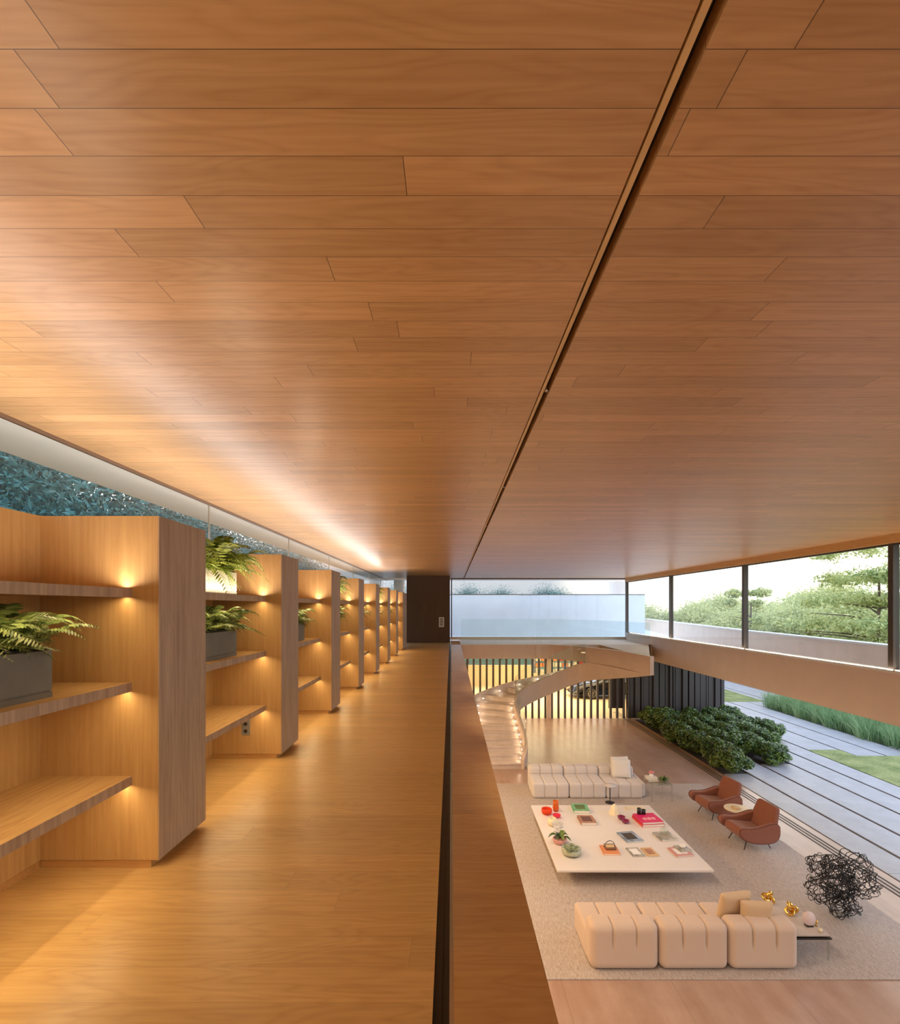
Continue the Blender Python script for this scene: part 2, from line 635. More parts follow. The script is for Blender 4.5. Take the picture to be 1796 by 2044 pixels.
# upper floor (gallery), with its ledge beyond the glass
struct('floor', MB().box(-3.2, NEAR, 3.02, -0.0685, ENDY, FZ), M['floor'], 'oak plank gallery floor on the upper level', 'floor')
struct('trim_1', MB().box(0.010, NEAR, 3.02, 0.387, 20.1, FZ), M['ledge'], 'long oak ledge outside the glass balustrade', 'ledge')
struct('trim_2', MB().box(-0.0685, NEAR, 3.02, -0.006, 21.0, FZ - 0.025).box(-0.041, NEAR, FZ - 0.025, -0.037, 21.0, FZ - 0.012), M['black'],
       'black recessed channel along the foot of the glass', 'channel')
struct('trim_3', MB().box(-0.006, NEAR, 3.02, 0.010, 21.0, FZ + 0.001), M['steel'], 'steel edge strip under the glass balustrade', 'strip')

# balustrade glass: one pane per run
bal = thing('glass_balustrade', 'long frameless glass balustrade at the edge of the oak gallery', 'balustrade', (0, 0, FZ))
y = 2.2
while y < 20.9:
    y2 = min(y + 2.35, 21.0)
    MB().box(-0.0025, y, 0, 0.0045, y2 - 0.012, 1.10).build('glass_pane', M['glass2'], bal)
    y = y2

# ceiling: left of slot, slot, right of slot
SX0, SX1 = 0.547, 0.607
struct('ceiling', MB().box(-3.07, NEAR, HZ, SX0, ENDY, HZ + 0.2).box(SX1, NEAR, HZ, 8.02, ENDY, HZ + 0.2), M['ceil'],
       'oak plank ceiling over gallery and living room', 'ceiling')
slot = thing('ceiling_track', 'black track slot running the length of the plank ceiling', 'track', (0, 0, HZ))
MB().box(SX0, NEAR, 0.06, SX1, ENDY, 0.2).build('slot_channel', M['black'], slot)
MB().box(SX0 + 0.0075, NEAR, 0.0, SX0 + 0.026, ENDY, 0.05).build('wood_strip', M['oakx'], slot)
for yy in (3.1, 5.6, 8.3, 11.4, 14.6):
    MB().lathe([(0.010, 0.0), (0.012, 0.006), (0.012, 0.05)], 12, (0.59, yy, 0.005)).build('track_fitting', M['steel'], slot, smooth=True)

# roof above everything, with the outdoor soffits
struct('roof', MB().box(-3.83, NEAR, 6.66, 9.6, 25.1, 7.0), M['white'], 'flat white roof slab', 'roof')
struct('ceiling_soffit', MB().box(-3.83, NEAR, HZ, -3.155, 25.05, 6.66).box(-3.23, ENDY + 0.1, HZ, 9.55, 25.05, 6.66).box(8.16, NEAR, HZ, 9.55, ENDY + 0.1, 6.66),
       M['soffit'], 'pale outdoor soffit around the roof edge', 'soffit')
struct('trim_4', MB().box(-3.155, NEAR, HZ - 0.004, -3.07, ENDY + 0.1, 6.66), M['headstrip'], 'dark brown window head strip along the left ceiling edge', 'strip')

# left clerestory glass
w = struct('window_1', MB().box(-3.17, NEAR, FZ, -3.11, ENDY, FZ + 0.05), M['frame'], 'frameless glass window band behind the oak bookcases', 'window')
y = -6.3
while y < 23:
    y2 = min(y + 3.2, ENDY)
    MB().box(-3.145, y + 0.004, FZ + 0.05, -3.135, y2 - 0.004, HZ - 0.004).build('glass_pane', M['glass'], w)
    MB().box(-3.15, y2 - 0.006, FZ + 0.05, -3.13, y2 + 0.006, HZ - 0.004).build('glass_joint', M['steel'], w)
    y = y2

# far upper glazing at Y=23.1
w = struct('window_2', MB().box(-3.1, ENDY, FZ, 8.06, ENDY + 0.1, FZ + 0.13).box(-3.1, ENDY, HZ - 0.05, 8.06, ENDY + 0.1, HZ), M['steel'],
           'wide glass end wall of the upper level facing the pale wall', 'window')
MB().box(-0.02, ENDY, FZ + 0.13, 8.05, ENDY + 0.012, HZ - 0.05).build('glass_pane', M['glass'], w)
MB().box(-3.07, ENDY, FZ + 0.13, -1.9, ENDY + 0.012, HZ - 0.05).build('glass_pane', M['glass'], w)
MB().box(0.0, ENDY - 0.02, FZ + 0.1, 0.05, ENDY + 0.06, HZ).build('window_frame', M['frame'], w)
MB().box(0.0, ENDY - 0.03, HZ - 0.045, 8.05, ENDY + 0.0, HZ).build('window_frame', M['frame'], w)

# dark end block of the gallery
d = struct('door_1', MB().box(-1.87, 21.1, FZ, -0.05, ENDY - 0.05, HZ), M['darkdoor'], 'dark walnut panelled door block closing the gallery', 'door')
sw = thing('light_switch', 'pale switch plate on the dark walnut end wall', 'switch', (-0.40, 21.095, 4.47))
MB().box(-0.11, -0.012, -0.21, 0.11, 0.004, 0.21).build('switch_plate', M['white'], sw, bevel=0.006)
for k in range(3):
    MB().box(-0.06, -0.018, -0.14 + k * 0.105, 0.06, -0.011, -0.05 + k * 0.105).build('rocker', M['palecon'], sw)

# right side: beam, sill, header, windows
struct('wall_right', MB().box(8.06, NEAR, 2.95, 8.42, ENDY + 0.1, 3.91), M['beam'], 'clay coloured beam under the right ribbon window', 'beam')
struct('trim_5', MB().box(8.01, NEAR, 3.895, 8.30, ENDY, 3.93), M['white'], 'pale sill on top of the clay beam', 'sill')
struct('trim_6', MB().box(8.02, NEAR, 6.27, 8.16, ENDY, 6.66), M['oakx'], 'warm oak header strip above the ribbon window', 'header')
w = struct('window_3', MB().box(8.07, NEAR, 3.93, 8.15, ENDY, 3.97).box(8.07, NEAR, 6.235, 8.15, ENDY, 6.27), M['frame'], 'long ribbon window with black mullions on the right', 'window')
for k in range(7):
    yy = ENDY - 4.64 * k
    MB().box(8.05, yy - 0.055, 3.93, 8.17, yy + 0.055, 6.27).build('mullion', M['frame'], w)
    if k < 6:
        MB().box(8.10, yy - 4.64 + 0.055, 3.97, 8.11, yy - 0.055, 6.235).build('glass_pane', M['glass'], w)

# rear walls (behind the camera) and lower-level walls
struct('wall_back', MB().box(-3.2, NEAR - 0.2, 0, 8.4, NEAR, 6.5), M['white'], 'wall behind the viewer', 'wall')
struct('wall_left', MB().box(-3.4, NEAR, 0, -3.2, 23.0, 3.02), M['garagewall'], 'lower level wall beneath the gallery', 'wall')
struct('floor_lower', MB().box(-3.4, NEAR, -0.12, 7.86, 23.0, 0.0), M['marble'], 'rose travertine floor of the living room', 'floor')

# sliding door tracks at the garden edge
tr = struct('trim_7', MB().box(7.86, NEAR, -0.12, 8.32, 24.5, -0.004), M['marble'], 'stone threshold with sliding door tracks', 'threshold')
for xx in (7.90, 8.00, 8.10):
    MB().box(xx, NEAR, -0.003, xx + 0.028, 24.4, 0.006).build('door_track', M['black'], tr)

# bridge at the far end
struct('floor_bridge', MB().box(0.387, 20.1, 3.03, 8.06, ENDY, FZ - 0.004), M['fascia'], 'brown faced bridge crossing in front of the end wall', 'bridge')


def crom(pts, m=6):
    out = []
    n = len(pts)
    for i in range(n - 1):
        p0, p1, p2, p3 = pts[max(i - 1, 0)], pts[i], pts[i + 1], pts[min(i + 2, n - 1)]
        for k in range(m):
            t = k / m
            out.append(tuple(0.5 * ((2 * b) + (-a + c) * t + (2 * a - 5 * b + 4 * c - d_) * t * t + (-a + 3 * b - 3 * c + d_) * t ** 3)
                             for a, b, c, d_ in zip(p0, p1, p2, p3)))
    out.append(tuple(pts[-1]))
    return out


def ribbon(path, th, z0=None, z1=None):
    """wall that follows a plan path; path rows (x, y, zb, zt)"""
    mb = MB()
    vs = []
    n = len(path)
    for i, p in enumerate(path):
        a = Vector(path[max(i - 1, 0)][:2]); b = Vector(path[min(i + 1, n - 1)][:2])
        d_ = (b - a)
        d_ = d_.normalized() if d_.length > 1e-6 else Vector((0, 1))
        nr = Vector((-d_.y, d_.x))
        zb = p[2] if z0 is None else z0
        zt = p[3] if z1 is None else z1
        q = Vector(p[:2])
        for s_, z in ((0, zb), (1, zb), (1, zt), (0, zt)):
            w_ = q + nr * th * s_
            vs.append((w_.x, w_.y, z))
    fs = []
    for i in range(n - 1):
        for k in range(4):
            fs.append((i * 4 + k, i * 4 + (k + 1) % 4, i * 4 + 4 + (k + 1) % 4, i * 4 + 4 + k))
    fs.append((3, 2, 1, 0)); fs.append(tuple(4 * (n - 1) + k for k in range(4)))
    return mb.add(vs, fs)


rimp = crom([(3.4, 20.08, 3.03, 3.6), (4.1, 20.02, 3.03, 3.6), (4.93, 19.05, 3.03, 3.6), (5.54, 17.85, 3.03, 3.6), (5.90, 16.5, 3.03, 3.6), (6.04, 15.2, 3.03, 3.6)], 6)
struct('trim_8', ribbon(rimp, 0.12), M['fascia'], 'curving edge of the stair landing sweeping towards the room', 'edge')
struct('floor_landing', MB().prism([(5.95, 16.3), (6.04, 15.2), (8.0, 20.3), (8.0, 20.1), (5.95, 20.1)], 3.05, FZ - 0.006), M['ledge'], 'wedge shaped stair landing', 'landing')
bg2 = thing('bridge_balustrade', 'frameless glass balustrade along the far bridge and landing curve', 'balustrade', (0, 0, 0))
ribbon([(p[0], p[1] + 0.03, 3.55, 4.62) for p in rimp], 0.010).build('glass_pane', M['glass2'], bg2)
MB().box(0.40, 20.12, 3.58, 1.88, 20.13, 4.62).build('glass_pane', M['glass2'], bg2)
MB().box(1.90, 20.12, 3.58, 3.38, 20.13, 4.62).build('glass_pane', M['glass2'], bg2)

# =================================================================== STAIRCASE
st = thing('staircase', 'curved stone staircase with lit steps rising to the bridge', 'staircase', (0, 0, 0))
near_c = [(2.30, 15.75), (2.50, 16.3), (2.47, 16.7), (2.38, 17.1), (2.30, 17.6), (2.50, 18.1), (2.94, 18.5), (3.97, 18.9), (4.93, 18.8), (5.54, 17.7), (5.90, 16.4), (6.04, 15.2)]
zb = [0.0, 0.12, 0.41, 0.78, 1.18, 1.37, 1.55, 1.91, 2.30, 2.56, 2.80, 3.03]
zt = [0.30, 0.62, 0.98, 1.38, 1.80, 2.02, 2.22, 2.60, 3.00, 3.02, 3.02, 3.04]
npath = crom([(p[0], p[1], a, b) for p, a, b in zip(near_c, zb, zt)], 6)
ribbon(npath, 0.10).build('stringer', M['fascia'], st)
outer_c = [(0.95, 15.75), (0.95, 16.3), (0.90, 16.8), (0.86, 17.4), (0.87, 18.3), (1.36, 18.9), (2.50, 19.65), (3.98, 19.95), (5.40, 19.98)]
treadz = [0.0, 0.30, 0.60, 1.02, 1.44, 1.64, 1.86, 2.22, 2.62]
otop = [0.30, 0.60, 0.85, 1.30, 1.79, 1.97, 2.20, 2.47, 2.80]
opath = crom([(p[0], p[1], max(0, a - 0.6), a) for p, a in zip(outer_c, otop)], 6)
ribbon(opath, 0.08).build('stringer', M['stairstone'], st)
inn = crom([(p[0] - 0.02 if p[1] < 18 else p[0], p[1] + 0.06, z) for p, z in zip(near_c[:8] + [(4.93, 18.95)], treadz)], 14)
out_ = crom([(p[0], p[1], z) for p, z in zip(outer_c, treadz)], 14)


def at_z(path, z):
    for i in range(len(path) - 1):
        a, b = path[i], path[i + 1]
        if a[2] <= z <= b[2] and b[2] > a[2]:
            t = (z - a[2]) / (b[2] - a[2])
            return Vector((a[0] + (b[0] - a[0]) * t, a[1] + (b[1] - a[1]) * t))
    return Vector(path[-1][:2])


NS = 15
RISE = 0.18
for k in range(NS):
    z0, z1 = k * RISE, (k + 1) * RISE
    if z1 > 2.62:
        break
    a0, b0 = at_z(inn, z0), at_z(out_, z0)
    a1, b1 = at_z(inn, z1), at_z(out_, z1)
    d_ = ((a1 - a0) + (b1 - b0)).normalized() * 0.03
    poly = [(b0.x, b0.y), (a0.x, a0.y), (a1.x + d_.x, a1.y + d_.y), (b1.x + d_.x, b1.y + d_.y)]
    MB().prism(poly, max(0, z0 - 0.1), z1 - 0.045).build('step', M['stairstone'], st)
    e_ = (Vector((b1.x, b1.y)) - Vector((b0.x, b0.y)) + a1 - a0).normalized() * 0.035
    MB().prism([(b0.x - e_.x, b0.y - e_.y), (a0.x - e_.x, a0.y - e_.y), poly[2], poly[3]], z1 - 0.045, z1).build('tread', M['stairstone'], st, bevel=0.006)
    # round light let into the stringer at the step's inner end
    if k < 14:
        q = a0 * 0.35 + a1 * 0.65
        w_ = (b0 - a0).normalized()
        q = q + w_ * 0.15
        mbk = MB().lathe([(0.001, 0), (0.022, 0.0), (0.022, 0.012), (0.001, 0.012)], 12)
        mt = Matrix.Translation((q.x, q.y, z1 + 0.10)) @ Vector((w_.x, w_.y, 0)).to_track_quat('Z', 'Y').to_matrix().to_4x4()
        mbk.xf(mt).build('step_light', M['spot'], st)
        if k > 4:
            q2 = b0 * 0.5 + b1 * 0.5 - w_ * 0.13
            MB().lathe([(0.001, 0), (0.03, 0.0), (0.03, 0.02), (0.001, 0.02)], 12, (q2.x, q2.y, z1 + 0.10)).build('step_light', M['spot'], st)
            area('step_glow', (q2.x, q2.y, z1 + 0.14), (0, 0, 0), 0.05, 0.05, 0.6, (1.0, 0.80, 0.55))
        area('step_glow', (q.x + w_.x * 0.03, q.y + w_.y * 0.03, z1 + 0.10), Vector((-w_.x, -w_.y, 0.5)).to_track_quat('Z', 'Y').to_euler(), 0.05, 0.05, 0.22, (1.0, 0.80, 0.55))
# little lights seen on the inner face of the glass side
ribbon([(p[0] - 0.045, p[1], p[3] - 0.02, p[3] + 0.72) for p in npath[3:50]], 0.008).build('glass_pane', M['glass2'], st)

# =================================================================== BOOKCASES
BX = -1.683


def bookcase():
    t = thing('bookcase', 'x', 'bookcase', (BX, 2.88, FZ))
    D = 0.72
    MB().box(-D, 0.0, 0.045, 0.0, 0.55, 2.025).build('pillar', M['oakz'], t, bevel=0.002)
    MB().box(0.0005, 0.001, 0.046, 0.004, 0.549, 2.024).build('front_veneer', M['greyoak'], t)  # thin sheet giving the pillar front its painted daylight tone
    MB().box(-D + 0.02, -1.53, 0.0, -D + 0.038, 0.0, 0.041).box(-D, 0.008, 0.0, -0.045, 0.53, 0.041).build('plinth', M['ledge'], t)
    MB().box(-D + 0.0, -1.533, 0.045, -D + 0.043, 0.0, 2.025).build('back_panel', M['oakz'], t)
    for z in (0.53, 1.068, 1.608):
        s = MB().box(-D + 0.043, -1.533, z - 0.044, -0.154, 0.0, z).build('shelf', M['oaky'], t)
        MB().box(-0.154, -1.533, z - 0.053, -0.1515, 0.0, z).build('shelf_edge', M['greyoak'], s)
        MB().box(-0.185, -1.52, z - 0.047, -0.173, -0.01, z - 0.0435).build('led_strip', M['led'], s)
        area('shelf_light', (-0.179, -0.765, z - 0.0485), (0, 0, 0), 0.012, 1.5, SHELF_W, WARM, t, 170)
    MB().box(-0.185, -1.52, 1.6030, -0.173, -0.01, 1.6083).build('led_strip', M['led'], t)
    area('shelf_light', (-0.179, -0.765, 1.610), (R(180), 0, 0), 0.012, 1.5, SHELF_W * 2.2, (1.0, 0.84, 0.66), t, 170)
    return t


bc = bookcase()
order = ['nearest', 'second', 'third', 'fourth', 'fifth', 'sixth', 'seventh', 'eighth']
bc['label'] = 'oak bookcase bay with lit shelves, nearest whole one on the left'
bc['group'] = 'oak bookcase bays along the gallery'
PITCH = 2.083
for k in range(1, 8):
    dup(bc, (BX, 2.88 + PITCH * k, FZ), 0, 'oak bookcase bay with lit shelves, %s from the viewer%s' % (order[k], ', last before the dark door' if k == 7 else ''))
dup(bc, (BX, 2.88 - PITCH, FZ), 0, 'oak bookcase bay cut off at the left edge, beside the viewer')
# the last bay's pale end panel
struct('trim_9', MB().box(-2.6, 18.15, FZ, -1.69, 19.1, 5.62), M['greyoak'], 'pale end panel after the last bookcase', 'panel')
# power outlet
ot = thing('power_outlet', 'grey power outlet on the second bookcase side below the lowest shelf', 'outlet', (-2.03, 2.88 + PITCH - 0.002, 3.91))
MB().box(-0.042, -0.008, -0.075, 0.042, 0.0, 0.075).build('outlet_plate', M['concrete'], ot, bevel=0.003)
for z in (-0.035, 0.035):
    MB().lathe([(0.018, 0), (0.018, 0.004)], 14).xf(Matrix.Translation((0, -0.009, z)) @ Matrix.Rotation(R(90), 4, 'X')).build('socket', M['darkbronze'], ot)


# =================================================================== FERNS
def frond(mb, base, ang, length, rise, droop, wid, seed):
    rnd = random.Random(seed)
    n = 22
    d_ = Vector((math.cos(ang), math.sin(ang), 0))
    side = Vector((-d_.y, d_.x, 0))
    pts = []
    for i in range(n + 1):
        t = i / n
        p = Vector(base) + d_ * length * (t ** 0.9) + Vector((0, 0, rise * math.sin(t * PI * 0.62) - droop * t * t))
        pts.append(p)
    mb.tube([pts[0], pts[4], pts[8], pts[12], pts[-1]], 0.0018, 4, r2=0.0006)
    for i in range(1, n + 1):
        t = i / n
        L = wid * (math.sin(PI * min(1, 0.12 + t * 0.88)) ** 0.7) * (0.9 + 0.2 * rnd.random()) + 0.004
        tang = (pts[i] - pts[i - 1]).normalized()
        for s_ in (-1, 1):
            out = (side * s_ * 0.86 + tang * 0.55 + Vector((0, 0, -0.22 - 0.25 * rnd.random()))).normalized()
            b = pts[i]
            tip = b + out * L
            wv = tang * L * 0.14
            mid = b + out * L * 0.5
            mb.add([b - wv * 0.4, mid - wv, tip, mid + wv + Vector((0, 0, 0.002)), b + wv * 0.4], [(0, 1, 2, 3, 4)])


def fern_mesh(seed, lx=0.30, ly=0.30, n=64, scale=1.0, droopy=0.12, right=0):
    rnd = random.Random(seed)
    mb = MB()
    for k in range(n):
        a = rnd.uniform(0, 2 * PI)
        if k < right:
            a = R(90) + rnd.uniform(-0.7, 0.4)
        b = (rnd.uniform(-lx, lx) * 0.5, rnd.uniform(-ly, ly), 0)
        L = rnd.uniform(0.20, 0.37) * scale
        # keep out of the shelf back: fronds lean to the aisle or along the shelf
        if math.cos(a) < -0.2:
            L *= 0.45
        frond(mb, b, a, L, rnd.uniform(0.06, 0.24) * scale, rnd.uniform(0.02, droopy * 1.3), rnd.uniform(0.045, 0.07) * scale, seed * 100 + k)
    return mb


def potted_fern(loc, length, mat, foliage, seed, label, scale=1.0, droopy=0.12, right=4, height=0.225):
    """loc is the planter's right/front bottom corner"""
    t = thing('potted_fern', label, 'fern', loc)
    dpt = 0.30
    mb = MB()
    mb.box(-dpt, -length, 0.034, 0, 0, height)
    mb.build('planter_box', mat, t, bevel=0.003)
    MB().box(-dpt - 0.0, -length, 0.0, 0.0, 0.0, 0.026).box(-dpt + 0.006, -length + 0.006, 0.026, -0.006, -0.006, 0.034).build('planter_base', mat, t)
    MB().box(-dpt + 0.012, -length + 0.012, height, -0.012, -0.012, height + 0.012).build('soil', M['soil'], t)
    f = fern_mesh(seed, dpt * 0.7, length * 0.46, 105, scale * 1.12, droopy, right).build('foliage', foliage, t)
    f.location = (-dpt / 2, -length / 2, height + 0.012)
    return t


s2, s3 = FZ + 1.068, FZ + 1.608
potted_fern((-1.925, 2.42, s2), 0.70, M['concrete'], M['fern'], 1, 'feathery fern in grey trough planter, nearest on the left shelf', 0.95, 0.10, 9)
names = {1: 'second', 2: 'third', 3: 'fourth', 4: 'fifth', 5: 'sixth', 6: 'seventh'}
for k in range(1, 7):
    potted_fern((-1.925, 2.42 + PITCH * k, s2), 0.62, M['concrete'], M['fern'], 10 + k,
                'fern in grey trough planter on the middle shelf of the %s bookcase bay' % names[k], 0.95, 0.14, 7)
for k in (1, 3, 5):
    potted_fern((-1.925, 2.42 + PITCH * k, s3), 0.62, M['palecon'], M['fern2'], 20 + k,
                'trailing bright fern in pale planter on the top shelf of the %s bookcase bay' % names[k], 1.15, 0.30, 9, 0.20)

# =================================================================== RUG + FURNITURE
tag(MB().box(0.2, 6.85, 0.0, 7.2, 14.45, 0.018).build('area_rug', M['rug'], bevel=0.006), 'large mottled beige rug under the seating group', 'rug')


def groove(x0, depth, width=0.018):
    return lambda u: -depth * math.exp(-((u - x0) / width) ** 2)


def pillow(mb, sx, sy, sz, n=14):
    """soft cushion, thin rim; thickness along y"""
    def disp(p, nrm, uvw):
        u, v, w_ = uvw
        k = (1 - abs(u) ** 4) * (1 - abs(w_) ** 4)
        pinch = 1 - 0.06 * (1 - min(1, abs(abs(u) - abs(w_)) * 2)) * (abs(u) + abs(w_)) * 0.0
        return Vector((p.x * (1 - 0.05 * (1 - w_ * w_)), p.y * (0.18 + 0.82 * max(0, k) ** 0.5), p.z * (1 - 0.05 * (1 - u * u))))
    return mb.rbox(0, 0, 0, sx, sy, sz, sy * 0.3, (n, 6, n), disp)


def sofa_front():
    t = thing('modular_sofa', 'sand coloured three module sofa seen from behind at the rug front', 'sofa', (1.94, 6.98, 0.018))
    W = 0.976
    for k in range(3):
        cx = W * k + W / 2

        def d_seat(p, nrm, uvw):
            g = 0
            if nrm.z > 0.3 or abs(nrm.y) > 0.6:
                for gx in (-0.165, 0.165):
                    g += 0.034 * math.exp(-((p.x - gx) / 0.014) ** 2)
            return p - nrm * g

        def d_back(p, nrm, uvw):
            g = 0
            zz = p.z
            for gx in (-0.165, 0.165):
                wgt = 1.0 if (nrm.z > 0.25) else max(0, min(1, (zz + 0.06) / 0.12)) if nrm.y < -0.5 else 0.7
                g += 0.036 * wgt * math.exp(-((p.x - gx) / 0.013) ** 2)
            return p - nrm * g
        MB().rbox(cx, 0.60, 0.215, W - 0.012, 0.74, 0.42, 0.055, (96, 16, 10), d_seat).build('seat', M['sofa1'], t, smooth=True)
        MB().rbox(cx, 0.165, 0.325, W - 0.012, 0.33, 0.64, 0.10, (96, 14, 22), d_back).build('backrest', M['sofa1'], t, smooth=True)
    return t


sofa_front()


def sofa_far():
    t = thing('modular_sofa', 'ivory tufted three module sofa facing the room beyond the table', 'sofa', (2.17, 13.30, 0.018))
    W = 0.98
    for k in range(3):
        cx = W * k + W / 2

        def d_seat(p, nrm, uvw):
            g = 0
            if nrm.z > 0.3 or nrm.y < -0.6:
                for gx in (-0.165, 0.165):
                    g += 0.036 * math.exp(-((p.x - gx) / 0.018) ** 2)
            if nrm.z > 0.3:
                g += 0.036 * math.exp(-((p.y - 0.06) / 0.02) ** 2)
            return p - nrm * g

        def d_back(p, nrm, uvw):
            g = 0
            for gx in (-0.165, 0.165):
                g += 0.036 * math.exp(-((p.x - gx) / 0.018) ** 2)
            if nrm.y < -0.3:
                g += 0.034 * math.exp(-((p.z - 0.10) / 0.02) ** 2)
            # slope the front of the back
            return p - nrm * g + Vector((0, (p.z + 0.3) * 0.10, 0))
        MB().rbox(cx, 0.38, 0.20, W - 0.014, 0.76, 0.40, 0.06, (90, 40, 10), d_seat).build('seat', M['sofa2'], t, smooth=True)
        MB().rbox(cx, 0.80, 0.32, W - 0.014, 0.34, 0.62, 0.09, (90, 12, 40), d_back).build('backrest', M['sofa2'], t, smooth=True)
    # low arm on the right
    MB().rbox(2.94 + 0.02, 0.50, 0.22, 0.10, 0.90, 0.36, 0.04, (6, 16, 10)).build('side_bolster', M['sofa2'], t, smooth=True)
    return t


sofa_far()


def cushion(loc, size, thick, tilt, rz, mat, label):
    mb = MB()
    pillow(mb, size, thick, size)
    mb.xf(Matrix.Rotation(tilt, 4, 'X'))
    o = mb.build('cushion', mat, smooth=True)
    o.location = loc
    o.rotation_euler = (0, 0, rz)
    return tag(o, label, 'cushion')


cushion((4.18, 7.42, 0.67), 0.50, 0.17, R(14), R(10), M['cush1'], 'larger tan cushion on the front sofa, the one behind')
cushion((4.42, 7.26, 0.63), 0.46, 0.16, R(5), R(-4), M['cush1'], 'smaller tan cushion leaning at the front sofa back')
cushion((4.72, 14.02, 0.66), 0.52, 0.17, R(-10), R(6), M['cush2'], 'white square cushion against the far sofa back, rear one')
cushion((4.70, 13.82, 0.65), 0.50, 0.17, R(-14), R(-8), M['cush2'], 'white square cushion on the far sofa, front one')

# coffee table
ct = thing('coffee_table', 'huge square pale lacquered low coffee table on the rug', 'table', (3.355, 10.6, 0.018))
MB().box(-1.425, -1.50, 0.262, 1.425, 1.50, 0.302).build('tabletop', M['tabletop'], ct, bevel=0.004)
MB().box(-0.9, -0.85, 0.0, 0.9, 0.95, 0.262).build('base', M['tableleg'], ct)
TZ = 0.32


def book(x, y, w_, d_, h, mat, label, rz=0, loc=None, under=0.0, page=None):
    p = P(x, y, TZ) if loc is None else Vector(loc)
    t = thing('book', label, 'book', (p.x, p.y, p.z + under), rz)
    c = 0.004
    mb = MB().box(-w_ / 2, -d_ / 2, 0, w_ / 2, d_ / 2, c).box(-w_ / 2, -d_ / 2, h - c, w_ / 2, d_ / 2, h).box(-w_ / 2, -d_ / 2, 0, -w_ / 2 + c, d_ / 2, h)
    mb.build('cover', mat, t)
    if page:
        MB().box(-w_ * 0.34, -d_ * 0.30, h, w_ * 0.30, d_ * 0.34, h + 0.0015).build('cover_picture', M[page], t)
    MB().box(-w_ / 2 + c, -d_ / 2 + 0.005, c, w_ / 2 - 0.006, d_ / 2 - 0.005, h - c).build('pages', M['pages'], t)
    return t


M['pages'] = plain('book_pages', (0.80, 0.74, 0.64), 0.8)
M['green'] = plain('green_book_cover', (0.16, 0.42, 0.22), 0.5, nscale=14, namp=0.35)
M['brown'] = plain('brown_book_cover', (0.40, 0.19, 0.12), 0.5, nscale=20, namp=0.3)
M['magenta'] = plain('magenta_book_cover', (0.70, 0.025, 0.13), 0.4)
M['red'] = plain('red_book_cover', (0.60, 0.03, 0.03), 0.4)
M['orangebk'] = plain('orange_book_cover', (0.75, 0.28, 0.12), 0.4)
M['bluebk'] = plain('slate_book_cover', (0.26, 0.32, 0.42), 0.45, nscale=9, namp=0.5)
M['greybk'] = plain('grey_book_cover', (0.38, 0.36, 0.32), 0.45, nscale=9, namp=0.5)
M['cream'] = plain('cream_ceramic', (0.80, 0.68, 0.46), 0.4)
M['tan'] = plain('tan_wood_ornament', (0.66, 0.44, 0.22), 0.5)
M['purple'] = plain('plum_glaze', (0.22, 0.02, 0.07), 0.25)
M['pinkbk'] = plain('pink_book_cover', (0.62, 0.30, 0.27), 0.45)
M['whitegl'] = plain('white_glaze', (0.86, 0.82, 0.78), 0.3)


def cglass(name, col):
    g = G(name)
    tr_ = g.n('BsdfTransparent'); tr_.inputs[0].default_value = (*col, 1)
    b = g.bsdf(tuple(v * 0.9 for v in col), 0.08, 0, 0.6)
    m = g.n('MixShader'); m.inputs[0].default_value = 0.45
    g.l(tr_.outputs[0], m.inputs[1]); g.l(b.outputs[0], m.inputs[2]); g.l(m.outputs[0], g.out.inputs[0])
    return g.m


M['redglass'] = cglass('red_orange_glass', (0.95, 0.13, 0.03))
M['orglass'] = cglass('amber_glass', (0.92, 0.30, 0.06))
M['pinkglass'] = cglass('pink_glass', (0.95, 0.10, 0.20))
M['bowlglass'] = glass('bowl_glass', (0.90, 0.94, 0.90))

book(1158, 1617, 0.36, 0.42, 0.07, M['green'], 'thick green book on the table near the far sofa', R(-4), page='shrub')
book(1171, 1640, 0.34, 0.40, 0.06, M['brown'], 'brown patterned book lying behind the orchid', page='velvetd')
book(1293, 1641, 0.50, 0.50, 0.055, M['red'], 'large red book, lower of the pair in the far right corner', R(6))
b2 = book(1293, 1641, 0.48, 0.48, 0.045, M['magenta'], 'large magenta book with white lettering, on the red one', R(6), under=0.056)
for k, xx in enumerate((-0.10, 0.0, 0.10)):
    MB().tube([(xx + 0.035 * math.cos(a * 0.55), -0.06 + 0.045 * math.sin(a * 0.55), 0.0462) for a in range(11)], 0.007, 4).build('cover_lettering', M['whitegl'], b2)
book(1257, 1672, 0.36, 0.44, 0.03, M['bluebk'], 'slate blue book in the middle of the coffee table', R(10), page='frame')
book(1327, 1671, 0.36, 0.36, 0.035, M['greybk'], 'grey book on the table right side under a glass cloche', R(8), page='palecon')
book(1217, 1699, 0.32, 0.36, 0.035, M['orangebk'], 'orange book under an arched wire basket', R(-3))
book(1268, 1702, 0.24, 0.34, 0.020, M['greybk'], 'open grey magazine left of the tan one at the table front', R(5), page='whitegl')
book(1297, 1702, 0.22, 0.34, 0.022, M['tan'], 'tan covered magazine beside the open grey one', R(5), page='brown')
book(1358, 1702, 0.34, 0.34, 0.03, M['pinkbk'], 'pink book at the front right of the table', R(7), page='whitegl')
b3 = P(1362, 1698, TZ)
book(0, 0, 0.24, 0.24, 0.025, M['greybk'], 'small grey book stacked on the pink one', R(14), loc=(b3.x, b3.y, TZ + 0.031))
book(1268, 1616, 0.44, 0.14, 0.05, M['cream'], 'long cream box shaped book behind the magenta one')


